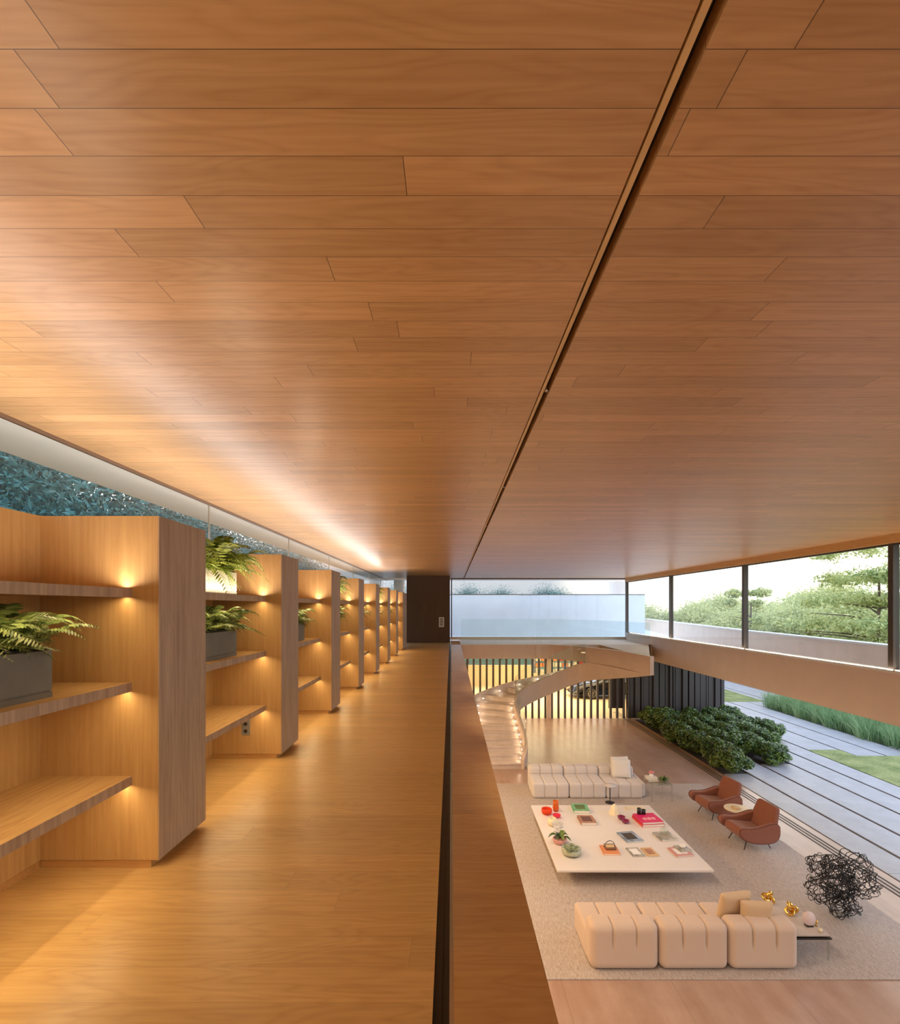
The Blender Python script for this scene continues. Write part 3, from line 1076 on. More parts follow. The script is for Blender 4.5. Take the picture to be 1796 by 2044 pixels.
def lathe_thing(name, x, y, prof, mat, label, cat, part=None, z=TZ, n=26, loc=None):
    p = P(x, y, z) if loc is None else Vector(loc)
    o = MB().lathe(prof, n).build(name, mat, smooth=True)
    o.location = p
    return tag(o, label, cat)


lathe_thing('bowl', 1091, 1625, [(0.05, 0), (0.11, 0.03), (0.125, 0.09), (0.115, 0.13), (0.105, 0.13), (0.11, 0.09), (0.09, 0.035), (0.001, 0.02)], M['redglass'], 'red orange glass bowl at the far left table corner', 'bowl')
lathe_thing('vase', 1109, 1619, [(0.055, 0), (0.075, 0.08), (0.06, 0.17), (0.07, 0.24), (0.062, 0.24), (0.05, 0.17), (0.06, 0.08), (0.001, 0.02)], M['orglass'], 'tall amber glass vase beside the red bowl', 'vase')
lathe_thing('bowl', 1111, 1632, [(0.03, 0), (0.08, 0.03), (0.09, 0.07), (0.08, 0.07), (0.05, 0.03), (0.001, 0.02)], M['pinkglass'], 'small pink glass dish in front of the amber vase', 'bowl')
lathe_thing('vase', 1103, 1648, [(0.06, 0), (0.11, 0.05), (0.12, 0.10), (0.09, 0.15), (0.07, 0.17), (0.06, 0.17), (0.07, 0.14), (0.001, 0.10)], M['cream'], 'round cream ceramic pot behind the white orchid', 'vase')
# cone sculpture
mb = MB()
mb.lathe([(0.13, 0), (0.13, 0.015), (0.11, 0.05), (0.085, 0.14), (0.05, 0.20), (0.02, 0.235), (0.001, 0.24)], 7)
o = mb.build('sculpture', M['cream']); o.location = P(1226, 1625, TZ); tag(o, 'faceted cream cone ornament at the back of the table', 'ornament')
lathe_thing('bowl', 1240, 1636, [(0.04, 0), (0.075, 0.03), (0.085, 0.075), (0.075, 0.075), (0.05, 0.03), (0.001, 0.02)], M['purple'], 'plum glazed bowl, farther of the small pair', 'bowl')
lathe_thing('bowl', 1248, 1643, [(0.04, 0), (0.075, 0.03), (0.085, 0.065), (0.075, 0.065), (0.05, 0.03), (0.001, 0.02)], M['purple'], 'plum glazed bowl, nearer of the small pair', 'bowl')
q = P(1280, 1633, TZ)
for k, (dx, hh) in enumerate(((-0.06, 0.13), (0.04, 0.10))):
    lathe_thing('candle_holder', 0, 0, [(0.045, 0), (0.045, hh), (0.035, hh), (0.035, 0.02), (0.001, 0.02)], M['black'], ('taller' if k == 0 else 'shorter') + ' black candle holder on the magenta book', 'holder', loc=(q.x + dx, q.y - 0.02, TZ + 0.103))
# cloche
q = P(1325, 1668, TZ)
cl = thing('glass_cloche', 'small clear glass cloche standing on the grey book', 'cloche', (q.x, q.y, TZ + 0.036))
MB().lathe([(0.085, 0), (0.085, 0.07), (0.06, 0.12), (0.02, 0.14), (0.001, 0.142)], 20).build('dome', M['bowlglass'], cl, smooth=True)
MB().lathe([(0.012, 0.141), (0.018, 0.155), (0.001, 0.17)], 12).build('knob', M['steel'], cl, smooth=True)
# arched basket on orange book
q = P(1217, 1697, TZ)
bk = thing('wire_basket', 'small bronze wire basket with arched handle on the orange book', 'basket', (q.x, q.y, TZ + 0.036))
m2 = MB()
m2.tube([(-0.10, -0.08, 0.01), (0.10, -0.08, 0.01), (0.10, 0.08, 0.01), (-0.10, 0.08, 0.01)], 0.006, 6, True)
m2.tube([(-0.10, -0.08, 0.05), (0.10, -0.08, 0.05), (0.10, 0.08, 0.05), (-0.10, 0.08, 0.05)], 0.006, 6, True)
m2.build('rim', M['tableleg'], bk)
MB().tube([(0.10 * math.cos(a), 0, 0.03 + 0.12 * math.sin(a)) for a in [PI * i / 12 for i in range(13)]], 0.007, 6).build('handle', M['tableleg'], bk)
MB().rbox(0, 0, 0.035, 0.16, 0.12, 0.05, 0.02, (6, 6, 4)).build('filling', M['tan'], bk, smooth=True)
# white object on the pink book
lathe_thing('bowl', 0, 0, [(0.03, 0), (0.055, 0.03), (0.06, 0.05), (0.05, 0.05), (0.03, 0.02), (0.001, 0.015)], M['whitegl'], 'tiny white bowl on the small grey book', 'bowl', loc=(b3.x, b3.y, TZ + 0.057))


# orchid
def leaf_blade(mb, base, ang, L, wd, rise, droop):
    d_ = Vector((math.cos(ang), math.sin(ang), 0)); s_ = Vector((-d_.y, d_.x, 0))
    vs = []; n = 7
    for i in range(n + 1):
        t = i / n
        c = Vector(base) + d_ * L * t + Vector((0, 0, rise * math.sin(t * PI * 0.7) - droop * t * t))
        w2 = wd * math.sin(PI * min(0.98, 0.08 + t * 0.9)) ** 0.8
        vs += [c - s_ * w2 + Vector((0, 0, w2 * 0.3)), c, c + s_ * w2 + Vector((0, 0, w2 * 0.3))]
    fs = []
    for i in range(n):
        a = i * 3
        fs += [(a, a + 1, a + 4, a + 3), (a + 1, a + 2, a + 5, a + 4)]
    mb.add(vs, fs)


q = P(1117, 1683, TZ)
orc = thing('potted_orchid', 'white orchid with dark green leaves in a pink bowl', 'orchid', q)
MB().lathe([(0.08, 0), (0.13, 0.03), (0.145, 0.08), (0.13, 0.11), (0.12, 0.11), (0.13, 0.08), (0.001, 0.06)], 24).build('bowl', M['pinkbk'], orc, smooth=True)
mb = MB()
for k in range(10):
    leaf_blade(mb, (0, 0, 0.09), k * 0.66 + 0.2, 0.17 + 0.05 * (k % 3), 0.04, 0.10 + 0.03 * (k % 2), 0.04)
mb.build('leaves', M['shrub'], orc)
mb = MB(); fl = MB()
rnd = random.Random(5)
for k in range(3):
    a = 1.2 + k * 1.3
    pts = [Vector((0.02 * math.cos(a) + 0.10 * t * math.cos(a), 0.02 * math.sin(a) + 0.10 * t * math.sin(a), 0.1 + 0.38 * t - 0.10 * t ** 3)) for t in [i / 8 for i in range(9)]]
    mb.tube(pts, 0.004, 5)
    for p in pts[4:]:
        for j in range(2):
            c = p + Vector((rnd.uniform(-.03, .03), rnd.uniform(-.04, .01), rnd.uniform(-.02, .03)))
            for m_ in range(5):
                an = m_ * 2 * PI / 5
                e1 = c + Vector((0.034 * math.cos(an), -0.008, 0.034 * math.sin(an)))
                sd = Vector((-math.sin(an), 0, math.cos(an))) * 0.016
                fl.add([c, c + (e1 - c) * 0.6 - sd, e1, c + (e1 - c) * 0.6 + sd], [(0, 1, 2, 3)])
mb.build('stems', M['shrub'], orc)
fl.build('flowers', M['whitegl'], orc)

q = P(1140, 1706, TZ)
suc = thing('succulent_bowl', 'round clear glass bowl filled with grey green succulents', 'planter', q)
MB().lathe([(0.10, 0), (0.17, 0.02), (0.19, 0.07), (0.185, 0.14), (0.178, 0.14), (0.182, 0.07), (0.16, 0.028), (0.001, 0.012)], 30).build('bowl', M['bowlglass'], suc, smooth=True)
MB().lathe([(0.10, 0.014), (0.165, 0.035), (0.178, 0.085), (0.001, 0.095)], 24).build('pebbles', plain('pale_pebbles', (0.66, 0.58, 0.46), 0.7, nscale=60, namp=0.4), suc, smooth=True)
mb = MB()
for k in range(12):
    cx, cy = rnd.uniform(-0.11, 0.11), rnd.uniform(-0.11, 0.11)
    for j in range(9):
        leaf_blade(mb, (cx, cy, 0.09), j * 0.7 + k, 0.06, 0.015, 0.055, 0.0)
mb.build('leaves', leafmat('succulent_leaves', (0.13, 0.17, 0.08), (0.34, 0.40, 0.24), 20, 0.1), suc)


# =================================================================== ARMCHAIRS
def armchair(loc, rz, label):
    t = thing('armchair', label, 'armchair', loc, rz, None)
    # local: faces +x
    MB().rbox(0.08, 0, 0.30, 0.66, 0.56, 0.22, 0.09, (16, 14, 8), lambda p, n_, u: p + Vector((0, 0, 0.04 * (p.x / 0.33)))).build('seat', M['velvet'], t, smooth=True)
    prof = [(-0.40, 0.50), (-0.34, 0.56), (-0.20, 0.555), (0.0, 0.50), (0.20, 0.475), (0.36, 0.49), (0.455, 0.46), (0.47, 0.38), (0.42, 0.30), (0.30, 0.22), (0.10, 0.165), (-0.15, 0.16), (-0.32, 0.20), (-0.40, 0.32)]
    pr = crom([(a, b) for a, b in prof] + [prof[0]], 3)[:-1]
    for s_ in (-1, 1):
        y0, y1 = (0.27, 0.39) if s_ > 0 else (-0.39, -0.27)
        n = len(pr)
        vs = [(a, y0 + (0.03 if s_ < 0 else 0) * 0, b) for a, b in pr] + [(a, y1, b) for a, b in pr]
        mb = MB().add(vs, [tuple(range(n)), tuple(range(n, 2 * n))[::-1]] + [(i, n + i, n + (i + 1) % n, (i + 1) % n) for i in range(n)])
        a_ = mb.build('arm', M['velvet'], t, bevel=0.03)
        a_.modifiers['bevel'].segments = 4
        yo = y1 if s_ > 0 else y0
        MB().tube([(a, yo - s_ * 0.012, b) for a, b in pr], 0.008, 6, True).build('piping', M['velvetd'], a_, smooth=True)

    def dback(p, n_, u):
        taper = 1 - 0.20 * max(0, u[2])
        q_ = Vector((p.x, p.y * taper, p.z))
        q_.x += -0.03 * (1 - u[1] ** 2) * 0.5 + 0.02 * abs(u[1])
        return q_
    MB().rbox(0, 0, 0, 0.13, 0.70, 0.66, 0.055, (6, 18, 16), dback).xf(Matrix.Translation((-0.36, 0, 0.54)) @ Matrix.Rotation(R(-17), 4, 'Y')).build('backrest', M['velvet'], t, smooth=True)
    MB().rbox(0, 0, 0.22, 0.60, 0.58, 0.12, 0.05, (8, 8, 4)).build('shell', M['velvet'], t, smooth=True)
    for sx, sy in ((0.26, 0.24), (0.26, -0.24), (-0.26, 0.22), (-0.26, -0.22)):
        MB().tube([(sx * 0.8, sy * 0.9, 0.19), (sx * 1.15, sy * 1.1, 0.0)], 0.012, 8, r2=0.008).build('leg', M['darkbronze'], t, smooth=True)
    return t


armchair((6.48, 12.25, 0.018), R(188), 'rust velvet armchair farther from the viewer, by the garden side')
armchair((6.42, 10.78, 0.018), R(184), 'rust velvet armchair nearer the viewer, by the garden side')
rt = thing('round_side_table', 'small round side table with travertine top between the rust armchairs', 'side table', (6.58, 11.52, 0.018))
MB().lathe([(0.001, 0.43), (0.26, 0.43), (0.275, 0.44), (0.275, 0.46), (0.26, 0.465), (0.001, 0.465)], 32).build('tabletop', M['cream'], rt, smooth=False)
MB().lathe([(0.12, 0), (0.12, 0.02), (0.04, 0.06), (0.04, 0.36), (0.10, 0.43)], 20).build('pedestal', M['tan'], rt, smooth=True)
o = MB().lathe([(0.10, 0), (0.11, 0.012), (0.001, 0.013)], 20).build('coaster', M['tan'], smooth=True); o.location = (6.55, 11.50, 0.484); tag(o, 'flat wooden dish on the round side table', 'dish')
o = MB().tube([(-0.06, 0.02, 0.01), (0.06, -0.03, 0.01)], 0.012, 8).build('pipe', M['cream']); o.location = (6.55, 11.50, 0.498); tag(o, 'short cream stick lying on the flat wooden dish', 'ornament')

# pedestal tray table in front of the far sofa
pt = thing('pedestal_table', 'slim pedestal table on a black round foot before the far sofa', 'side table', (4.13, 13.02, 0.018))
MB().lathe([(0.12, 0), (0.12, 0.012), (0.03, 0.025), (0.014, 0.03), (0.012, 0.40)], 20).build('pedestal', M['black'], pt, smooth=True)
MB().lathe([(0.02, 0.40), (0.15, 0.44), (0.155, 0.46), (0.001, 0.462)], 24).build('tabletop', M['sofa2'], pt, smooth=True)

# glass side table right of far sofa
gt = thing('glass_side_table', 'low glass side table at the right end of the far sofa', 'side table', (5.50, 13.35, 0.018))
MB().box(-0.28, -0.30, 0.44, 0.28, 0.30, 0.455).build('tabletop', M['bowlglass'], gt)
for sx, sy in ((-1, -1), (1, -1), (-1, 1), (1, 1)):
    MB().tube([(sx * 0.26, sy * 0.28, 0), (sx * 0.26, sy * 0.28, 0.44)], 0.010, 6).build('leg', M['steel'], gt)
z = 0.018 + 0.456
book(0, 0, 0.30, 0.26, 0.04, M['greybk'], 'grey book at the bottom of the stack on the glass table', R(4), loc=(5.36, 13.40, z))
book(0, 0, 0.28, 0.24, 0.05, M['pages'], 'white book in the middle of the stack on the glass table', R(-4), loc=(5.36, 13.40, z + 0.041))
pk = thing('flower_pot', 'small white pot of pink flowers on the book stack', 'flowers', (5.36, 13.40, z + 0.092))
MB().lathe([(0.04, 0), (0.05, 0.07), (0.001, 0.07)], 16).build('pot', M['whitegl'], pk, smooth=True)
mb = MB()
for k in range(16):
    c = Vector((rnd.uniform(-.06, .06), rnd.uniform(-.05, .05), rnd.uniform(.08, .15)))
    mb.rbox(c.x, c.y, c.z, 0.035, 0.035, 0.03, 0.014, (3, 3, 3))
mb.build('blossoms', plain('pink_petals', (0.80, 0.30, 0.30), 0.6), pk, smooth=True)
gp = thing('potted_plant', 'low bushy dark plant on the glass side table', 'plant', (5.62, 13.22, z))
MB().lathe([(0.06, 0), (0.08, 0.06), (0.001, 0.06)], 16).build('pot', M['concrete'], gp, smooth=True)
mb = MB()
for k in range(26):
    leaf_blade(mb, (0, 0, 0.06), rnd.uniform(0, 6.28), rnd.uniform(0.1, 0.19), 0.02, rnd.uniform(0.03, 0.12), 0.05)
mb.build('leaves', M['shrub'], gp)

# tray table with brass knots right of the front sofa
tt = thing('tray_table', 'low two tier stone tray table at the right end of the front sofa', 'side table', (5.18, 7.60, 0.018))
stm = plain('grey_stone_tray', (0.52, 0.44, 0.38), 0.4, nscale=5, namp=0.1)
MB().box(-0.25, -0.42, 0.36, 0.25, 0.42, 0.385).build('tabletop', stm, tt, bevel=0.003)
MB().box(-0.27, -0.44, 0.325, 0.27, 0.44, 0.345).build('tray_frame', M['darkbronze'], tt, bevel=0.003)
for sx, sy in ((-1, -1), (1, -1), (-1, 1), (1, 1)):
    MB().box(sx * 0.24 - 0.012, sy * 0.40 - 0.012, 0.0, sx * 0.24 + 0.012, sy * 0.40 + 0.012, 0.36).build('leg', M['bowlglass'], tt)
z = 0.018 + 0.386


def knot(loc, rot, label):
    def trefoil(t):
        return Vector(((math.sin(t) + 2 * math.sin(2 * t)), (math.cos(t) - 2 * math.cos(2 * t)), -math.sin(3 * t)))
    mb = MB().tube([trefoil(i * 2 * PI / 72) * 0.030 for i in range(72)], 0.021, 12, True)
    mb.xf(Matrix.Rotation(rot[0], 4, 'X') @ Matrix.Rotation(rot[1], 4, 'Z'))
    lo = min(v[2] for v in mb.v)
    mb.xf(Matrix.Translation((0, 0, -lo)))
    o = mb.build('knot_sculpture', M['brass'], smooth=True)
    o.location = loc
    return tag(o, label, 'sculpture')


knot((5.02, 7.92, z), (R(75), 0.4), 'polished brass knot sculpture nearer the sofa cushions')
knot((5.20, 7.66, z), (R(70), 1.3), 'polished brass knot sculpture beside the round pink vase')
dk = thing('disc_vase', 'round flat pinkish disc vase on the tray table', 'vase', (5.27, 7.38, z))
MB().lathe([(0.001, -0.02), (0.085, -0.018), (0.10, 0.0), (0.085, 0.018), (0.001, 0.02)], 30).xf(Matrix.Translation((0, 0, 0.11)) @ Matrix.Rotation(R(78), 4, 'X')).build('disc', plain('pink_ceramic', (0.66, 0.50, 0.46), 0.45), dk, smooth=True)
MB().box(-0.05, -0.03, 0, 0.05, 0.03, 0.014).build('foot', M['darkbronze'], dk)
lathe_thing('candle', 0, 0, [(0.022, 0), (0.022, 0.045), (0.001, 0.047)], M['cream'], 'small cream candle on the tray table corner', 'candle', loc=(5.34, 7.24, z))
lathe_thing('candle_holder', 0, 0, [(0.02, 0), (0.008, 0.02), (0.008, 0.06), (0.022, 0.08), (0.001, 0.08)], M['brass'], 'tiny brass candle holder beside the disc vase', 'holder', loc=(5.38, 7.38, z))

# wire sculpture
ws = MB()
rnd = random.Random(21)
lobes = [((-0.34, 0.0, 0.84), 0.19), ((-0.10, 0.0, 0.80), 0.20), ((0.24, 0.05, 0.76), 0.28), ((0.34, 0.0, 0.56), 0.25), ((-0.06, 0.05, 0.54), 0.26), ((-0.36, 0.0, 0.44), 0.21), ((-0.10, -0.05, 0.26), 0.22), ((0.10, 0.0, 0.20), 0.19), ((0.12, 0.1, 0.44), 0.24)]
for (c, rr) in lobes:
    for k in range(8):
        ax = Vector((rnd.gauss(0, 1), rnd.gauss(0, 1), rnd.gauss(0, 1))).normalized()
        u_ = ax.orthogonal().normalized(); v_ = ax.cross(u_)
        ph = rnd.uniform(0, 6.28)
        pts = []
        for i in range(46):
            a = i * 2 * PI / 46
            wob = rr * (0.86 + 0.14 * math.sin(3 * a + ph) + 0.10 * math.sin(7 * a + 2 * ph))
            off = ax * rr * (0.32 * math.sin(2 * a + ph) + 0.12 * math.sin(9 * a + ph))
            p = Vector(c) + u_ * math.cos(a) * wob + v_ * math.sin(a) * wob + off
            p.z = max(p.z, 0.006)
            pts.append(p)
        ws.tube(pts, 0.0055, 5, True)
o = ws.build('wire_sculpture', M['black'], smooth=True)
o.location = (6.42, 8.25, 0.018)
tag(o, 'tangled black wire ball sculpture standing on the rug at right', 'sculpture')

# =================================================================== FAR SCREEN, GARAGE, CAR
sc_ = thing('slatted_screen', 'screen of slim dark vertical slats between living room and garage', 'screen', (0, 23.0, 0))
mb = MB()
x = 0.10
while x < 8.2:
    mb.box(x, 0, 0, x + 0.085, 0.13, 3.02)
    x += 0.30
mb.build('slats', M['batten'], sc_)
MB().box(4.42, 0.0, 0, 4.60, 0.13, 3.02).build('post', M['fascia'], sc_)
MB().box(7.30, 0.20, 0.42, 8.05, 0.24, 2.0).build('hanging_panel', M['batten'], sc_)
mb = MB()
x = 8.12
rnd = random.Random(3)
mb.box(8.1, 23.12, 0, 12.55, 23.2, 3.05)
while x < 12.5:
    w_ = rnd.choice((0.07, 0.10, 0.16, 0.22))
    dpt = rnd.choice((0.03, 0.07, 0.12))
    mb.box(x, 23.12 - dpt, 0, min(x + w_, 12.55), 23.12, 3.05)
    x += w_ + rnd.choice((0.03, 0.05, 0.07))
struct('wall_batten', mb, M['batten'], 'dark batten clad garden wall beyond the planting', 'wall')
struct('floor_garage', MB().box(-4, 23.0, -0.12, 12.4, 38, 0.0), M['garfloor'], 'pale garage floor', 'floor')
struct('wall_garage', MB().box(-4, 33, 0, 5.4, 33.2, 1.28).box(5.4, 33, 0, 12.4, 33.2, 0.75), M['garagewall'], 'low beige garage wall', 'wall')
struct('wall_garage_side', MB().box(-4.2, 23, 0, -4, 38, 3.0), M['garagewall'], 'beige garage side wall', 'wall')
struct('ceiling_garage', MB().box(-4.2, 23.2, 3.0, 12.55, 34, 3.4), M['white'], 'garage ceiling slab', 'ceiling')

# coloured objects over the low wall
M['orangep'] = plain('orange_paint', (0.85, 0.25, 0.06), 0.5)
M['creamp'] = plain('cream_paint', (0.85, 0.75, 0.55), 0.5)
ar = thing('shelf_rack', 'rack of orange red and cream boxes behind the garage wall', 'rack', (5.6, 33.6, 0))
mb = MB()
for z in (0.7, 1.1, 1.5, 1.9):
    mb.box(0, 0, z - 0.03, 3.4, 0.4, z)
for x in (0, 1.1, 2.2, 3.36):
    mb.box(x, 0, 0, x + 0.05, 0.4, 2.3)
mb.build('rack_frame', M['palecon'], ar)
rnd = random.Random(8)
cols = [M['orangep'], M['creamp'], M['red'], M['creamp'], M['orangep']]
gi = 0
for z in (0.7, 1.1, 1.5):
    x = 0.08
    while x < 3.1:
        w_ = rnd.uniform(0.22, 0.45)
        o = MB().box(0, 0, 0, w_, 0.3, rnd.uniform(0.22, 0.34)).build('storage_box', rnd.choice(cols))
        o.location = (5.6 + x, 33.62, z + 0.001)
        kk = kk + 1 if x > 0.1 else 1
        tag(o, '%s box on the %s rack shelf, %s from the left' % (o.data.materials[0].name.split('_')[0], {0.7: 'lower', 1.1: 'middle', 1.5: 'upper'}[z], ['first', 'second', 'third', 'fourth', 'fifth', 'sixth', 'seventh', 'eighth', 'ninth', 'tenth', 'eleventh', 'twelfth'][kk - 1]), 'box', 'boxes on the garage rack')
        x += w_ + 0.05


def car(loc, rz):
    t = thing('car', 'black sports car parked behind the slats in the garage', 'car', loc, rz)
    # side profile x forward
    prof = [(-2.2, 0.32), (-2.25, 0.62), (-2.1, 0.86), (-1.6, 0.96), (-1.1, 1.12), (-0.5, 1.26), (0.1, 1.27), (0.55, 1.12), (1.05, 0.92), (1.7, 0.80), (2.15, 0.62), (2.3, 0.42), (2.2, 0.26), (-2.0, 0.26)]
    pr = crom(prof + [prof[0]], 4)[:-1]
    secs = [(-0.93, 0.86), (-0.90, 0.94), (-0.70, 0.985), (0, 1.0), (0.70, 0.985), (0.90, 0.94), (0.93, 0.86)]
    vs = []; n = len(pr)
    for yv, k in secs:
        for a, b in pr:
            yy = yv * (1 - 0.24 * max(0, (b - 0.85) / 0.42)) * (1 - 0.10 * max(0, abs(a) - 1.6))
            vs.append((a * k, yy, 0.26 + (b - 0.26) * (k if b > 0.5 else 1)))
    fs = []
    for i in range(len(secs) - 1):
        for k in range(n):
            fs.append((i * n + k, i * n + (k + 1) % n, (i + 1) * n + (k + 1) % n, (i + 1) * n + k))
    fs.append(tuple(range(n))); fs.append(tuple(range((len(secs) - 1) * n, len(secs) * n))[::-1])
    MB().add(vs, fs).build('body', plain('black_car_paint', (0.012, 0.012, 0.016), 0.12, 0.2), t, smooth=True)
    gm = plain('tinted_window', (0.25, 0.28, 0.30), 0.05, 0.6)
    for s_ in (-1, 1):
        pts = [(-1.25, 0.93), (-0.5, 1.18), (0.1, 1.19), (0.75, 0.94)]
        v = [(a, s_ * (0.945 * (1 - 0.24 * max(0, (b - 0.85) / 0.42)) - 0.005), b) for a, b in pts]
        v2 = [(a, yv - s_ * 0.02, b) for a, yv, b in v]
        MB().add(v + v2, [(0, 1, 2, 3), (7, 6, 5, 4), (0, 4, 5, 1), (1, 5, 6, 2), (2, 6, 7, 3), (3, 7, 4, 0)]).build('side_window', gm, t)
        for xx in (-1.38, 1.42):
            wh = MB().lathe([(0.001, -0.11), (0.30, -0.11), (0.335, -0.08), (0.335, 0.08), (0.30, 0.11), (0.22, 0.115), (0.21, 0.06), (0.001, 0.05)], 28).xf(
                Matrix.Translation((xx, s_ * 0.86, 0.335)) @ Matrix.Rotation(R(-90 * s_), 4, 'X')).build('wheel', M['black'], t, smooth=True)
            rm = MB()
            for k in range(10):
                a = k * PI / 5
                rm.tube([(xx + 0.03 * math.cos(a), s_ * 0.975, 0.335 + 0.03 * math.sin(a)), (xx + 0.215 * math.cos(a), s_ * 0.978, 0.335 + 0.215 * math.sin(a))], 0.013, 5)
            rm.tube([(xx + 0.22 * math.cos(k * PI / 12), s_ * 0.975, 0.335 + 0.22 * math.sin(k * PI / 12)) for k in range(24)], 0.014, 6, True)
            rm.build('rim', M['steel'], wh)
    return t


car((9.2, 28.6, 0.0), R(180))

# =================================================================== OUTSIDE UPPER LEVEL
struct('wall_far', MB().box(-6, 27.0, 2.98, 10.45, 27.3, 5.775), M['bluewall'], 'pale blue white rendered wall outside the end glazing', 'wall')
struct('trim_10', MB().box(-6, 26.97, 5.775, 10.45, 27.33, 5.80), M['frame'], 'thin dark coping on the pale outside wall', 'coping')
struct('floor_terrace', MB().box(-4, ENDY + 0.1, 3.4, 10.45, 27.0, 3.55), M['white'], 'narrow terrace outside the end glazing', 'floor')
for x_, y_, r_, nm in ((9.35, 28.2, 0.46, 'right'), (-2.55, 24.7, 0.27, 'left')):
    o = MB().lathe([(r_, 0.0 if y_ > 26 else 3.55), (r_, HZ + (0.12 if y_ > 26 else 0))], 32).build('round_column', M['beam'], smooth=False)
    o.location = (x_, y_, 0)
    tag(o, 'round clay coloured column outside the end glazing on the %s' % nm, 'column')

# outside ledge seen through the ribbon window: slab with upstand (angled)
a0 = Vector((9.0, 4.0)); a1 = Vector((9.7, 11.2)); a2 = Vector((10.7, 18.2)); a3 = Vector((14.4, 37.3)); am = Vector((8.2, -7))
pp = [am, a0, a1, a2, a3]
mb = MB()
for i in range(4):
    p, q = pp[i], pp[i + 1]
    mb.prism([(p.x, p.y), (p.x + 0.25, p.y), (q.x + 0.25, q.y), (q.x, q.y)], 3.3, 4.22)
struct('wall_parapet', mb, plain('warm_render', (0.80, 0.62, 0.50), 0.5, nscale=2, namp=0.06), 'outdoor parapet running beyond the ribbon window', 'parapet')
mb = MB()
for i in range(4):
    p, q = pp[i], pp[i + 1]
    mb.prism([(p.x - 0.03, p.y), (p.x + 0.28, p.y), (q.x + 0.28, q.y), (q.x - 0.03, q.y)], 4.22, 4.26)
struct('trim_11', mb, M['white'], 'white coping along the outdoor parapet', 'coping')
struct('floor_ledge', MB().prism([(8.42, NEAR), (8.45, NEAR), (9.0, 4), (9.7, 11.2), (10.7, 18.2), (14.4, 37.3), (8.42, 23.2)], 3.3, 3.42), M['white'], 'pale outdoor ledge under the ribbon window', 'floor')

# =================================================================== GARDEN
struct('ground', MB().box(8.32, -40, -0.6, 140, 160, -0.10).box(-120, 38, -0.6, 8.32, 160, -0.1).box(-120, -40, -0.6, -4.2, 38, -0.10), M['ground'], 'open garden ground', 'ground')
# gravel/dark bed under pavers
struct('ground_bed', MB().box(8.32, -7, -0.10, 16.4, 26, -0.045), plain('dark_gravel', (0.07, 0.06, 0.055), 0.9, nscale=20, namp=0.3), 'dark gaps between the garden pavers', 'ground')
cols_x = [(8.36, 9.08, 15.35), (9.16, 9.99, 17.5), (10.07, 11.02, 16.3), (11.10, 11.90, 18.0), (11.98, 12.70, 40.0)]
first = True
pos_names = ['along the door track', 'second row from the door track', 'third row from the door track', 'fourth row from the door track', 'fifth row, edging the lawn']
for i, (x0, x1, ye) in enumerate(cols_x):
    segs = [(-6, 4.2), (4.2, 9.6), (9.6, ye if ye < 30 else 17.9)]
    if ye > 30:
        segs += [(17.9, 24.0), (24.0, 31), (31, 38)]
    for j, (y0, y1) in enumerate(segs):
        o = MB().box(0, 0, -0.05, x1 - x0, y1 - y0 - 0.012, 0.0).build('concrete_paver', M['paver'], bevel=0.004)
        o.location = (x0, y0, 0)
        tag(o, 'long grey stone paver %s, %s' % (pos_names[i], ['behind the viewer side', 'beside the wire sculpture', 'beside the armchairs', 'beyond the lawn', 'by the dark wall end', 'farthest'][j]), 'paver', 'garden pavers')
for i, (x0, x1, y0, y1) in enumerate([(12.78, 13.85, 17.9, 24), (13.93, 14.9, 17.2, 24), (14.98, 15.95, 17.2, 24), (16.03, 16.9, 15.0, 18.4), (12.78, 13.85, 24, 36), (13.93, 14.9, 24, 40), (14.98, 15.95, 24, 44), (16.0, 17.4, 25.5, 46), (17.5, 19.0, 26, 48), (19.1, 20.6, 27, 50), (20.7, 22.2, 30, 50)]):
    o = MB().box(0, 0, -0.05, x1 - x0, y1 - y0 - 0.012, 0.0).build('concrete_paver', M['paver'], bevel=0.004)
    o.location = (x0, y0, 0)
    tag(o, 'pale path paver beyond the lawn, strip %s' % ['one', 'two', 'three', 'four, short', 'one, far length', 'two, far length', 'three, far length', 'five', 'six', 'seven', 'eight'][i], 'paver', 'garden pavers')
tag(MB().box(12.72, 2, -0.06, 13.85, 17.88, 0.012).box(13.85, 2, -0.06, 18.5, 17.15, 0.012).build('lawn', M['lawn']), 'mown lawn patch beside the stone path', 'lawn', kind='stuff')
tag(MB().box(12.9, 27, -0.05, 17, 40, 0.008).build('lawn', M['lawn']), 'small distant lawn behind the leafy bed', 'lawn', kind='stuff')


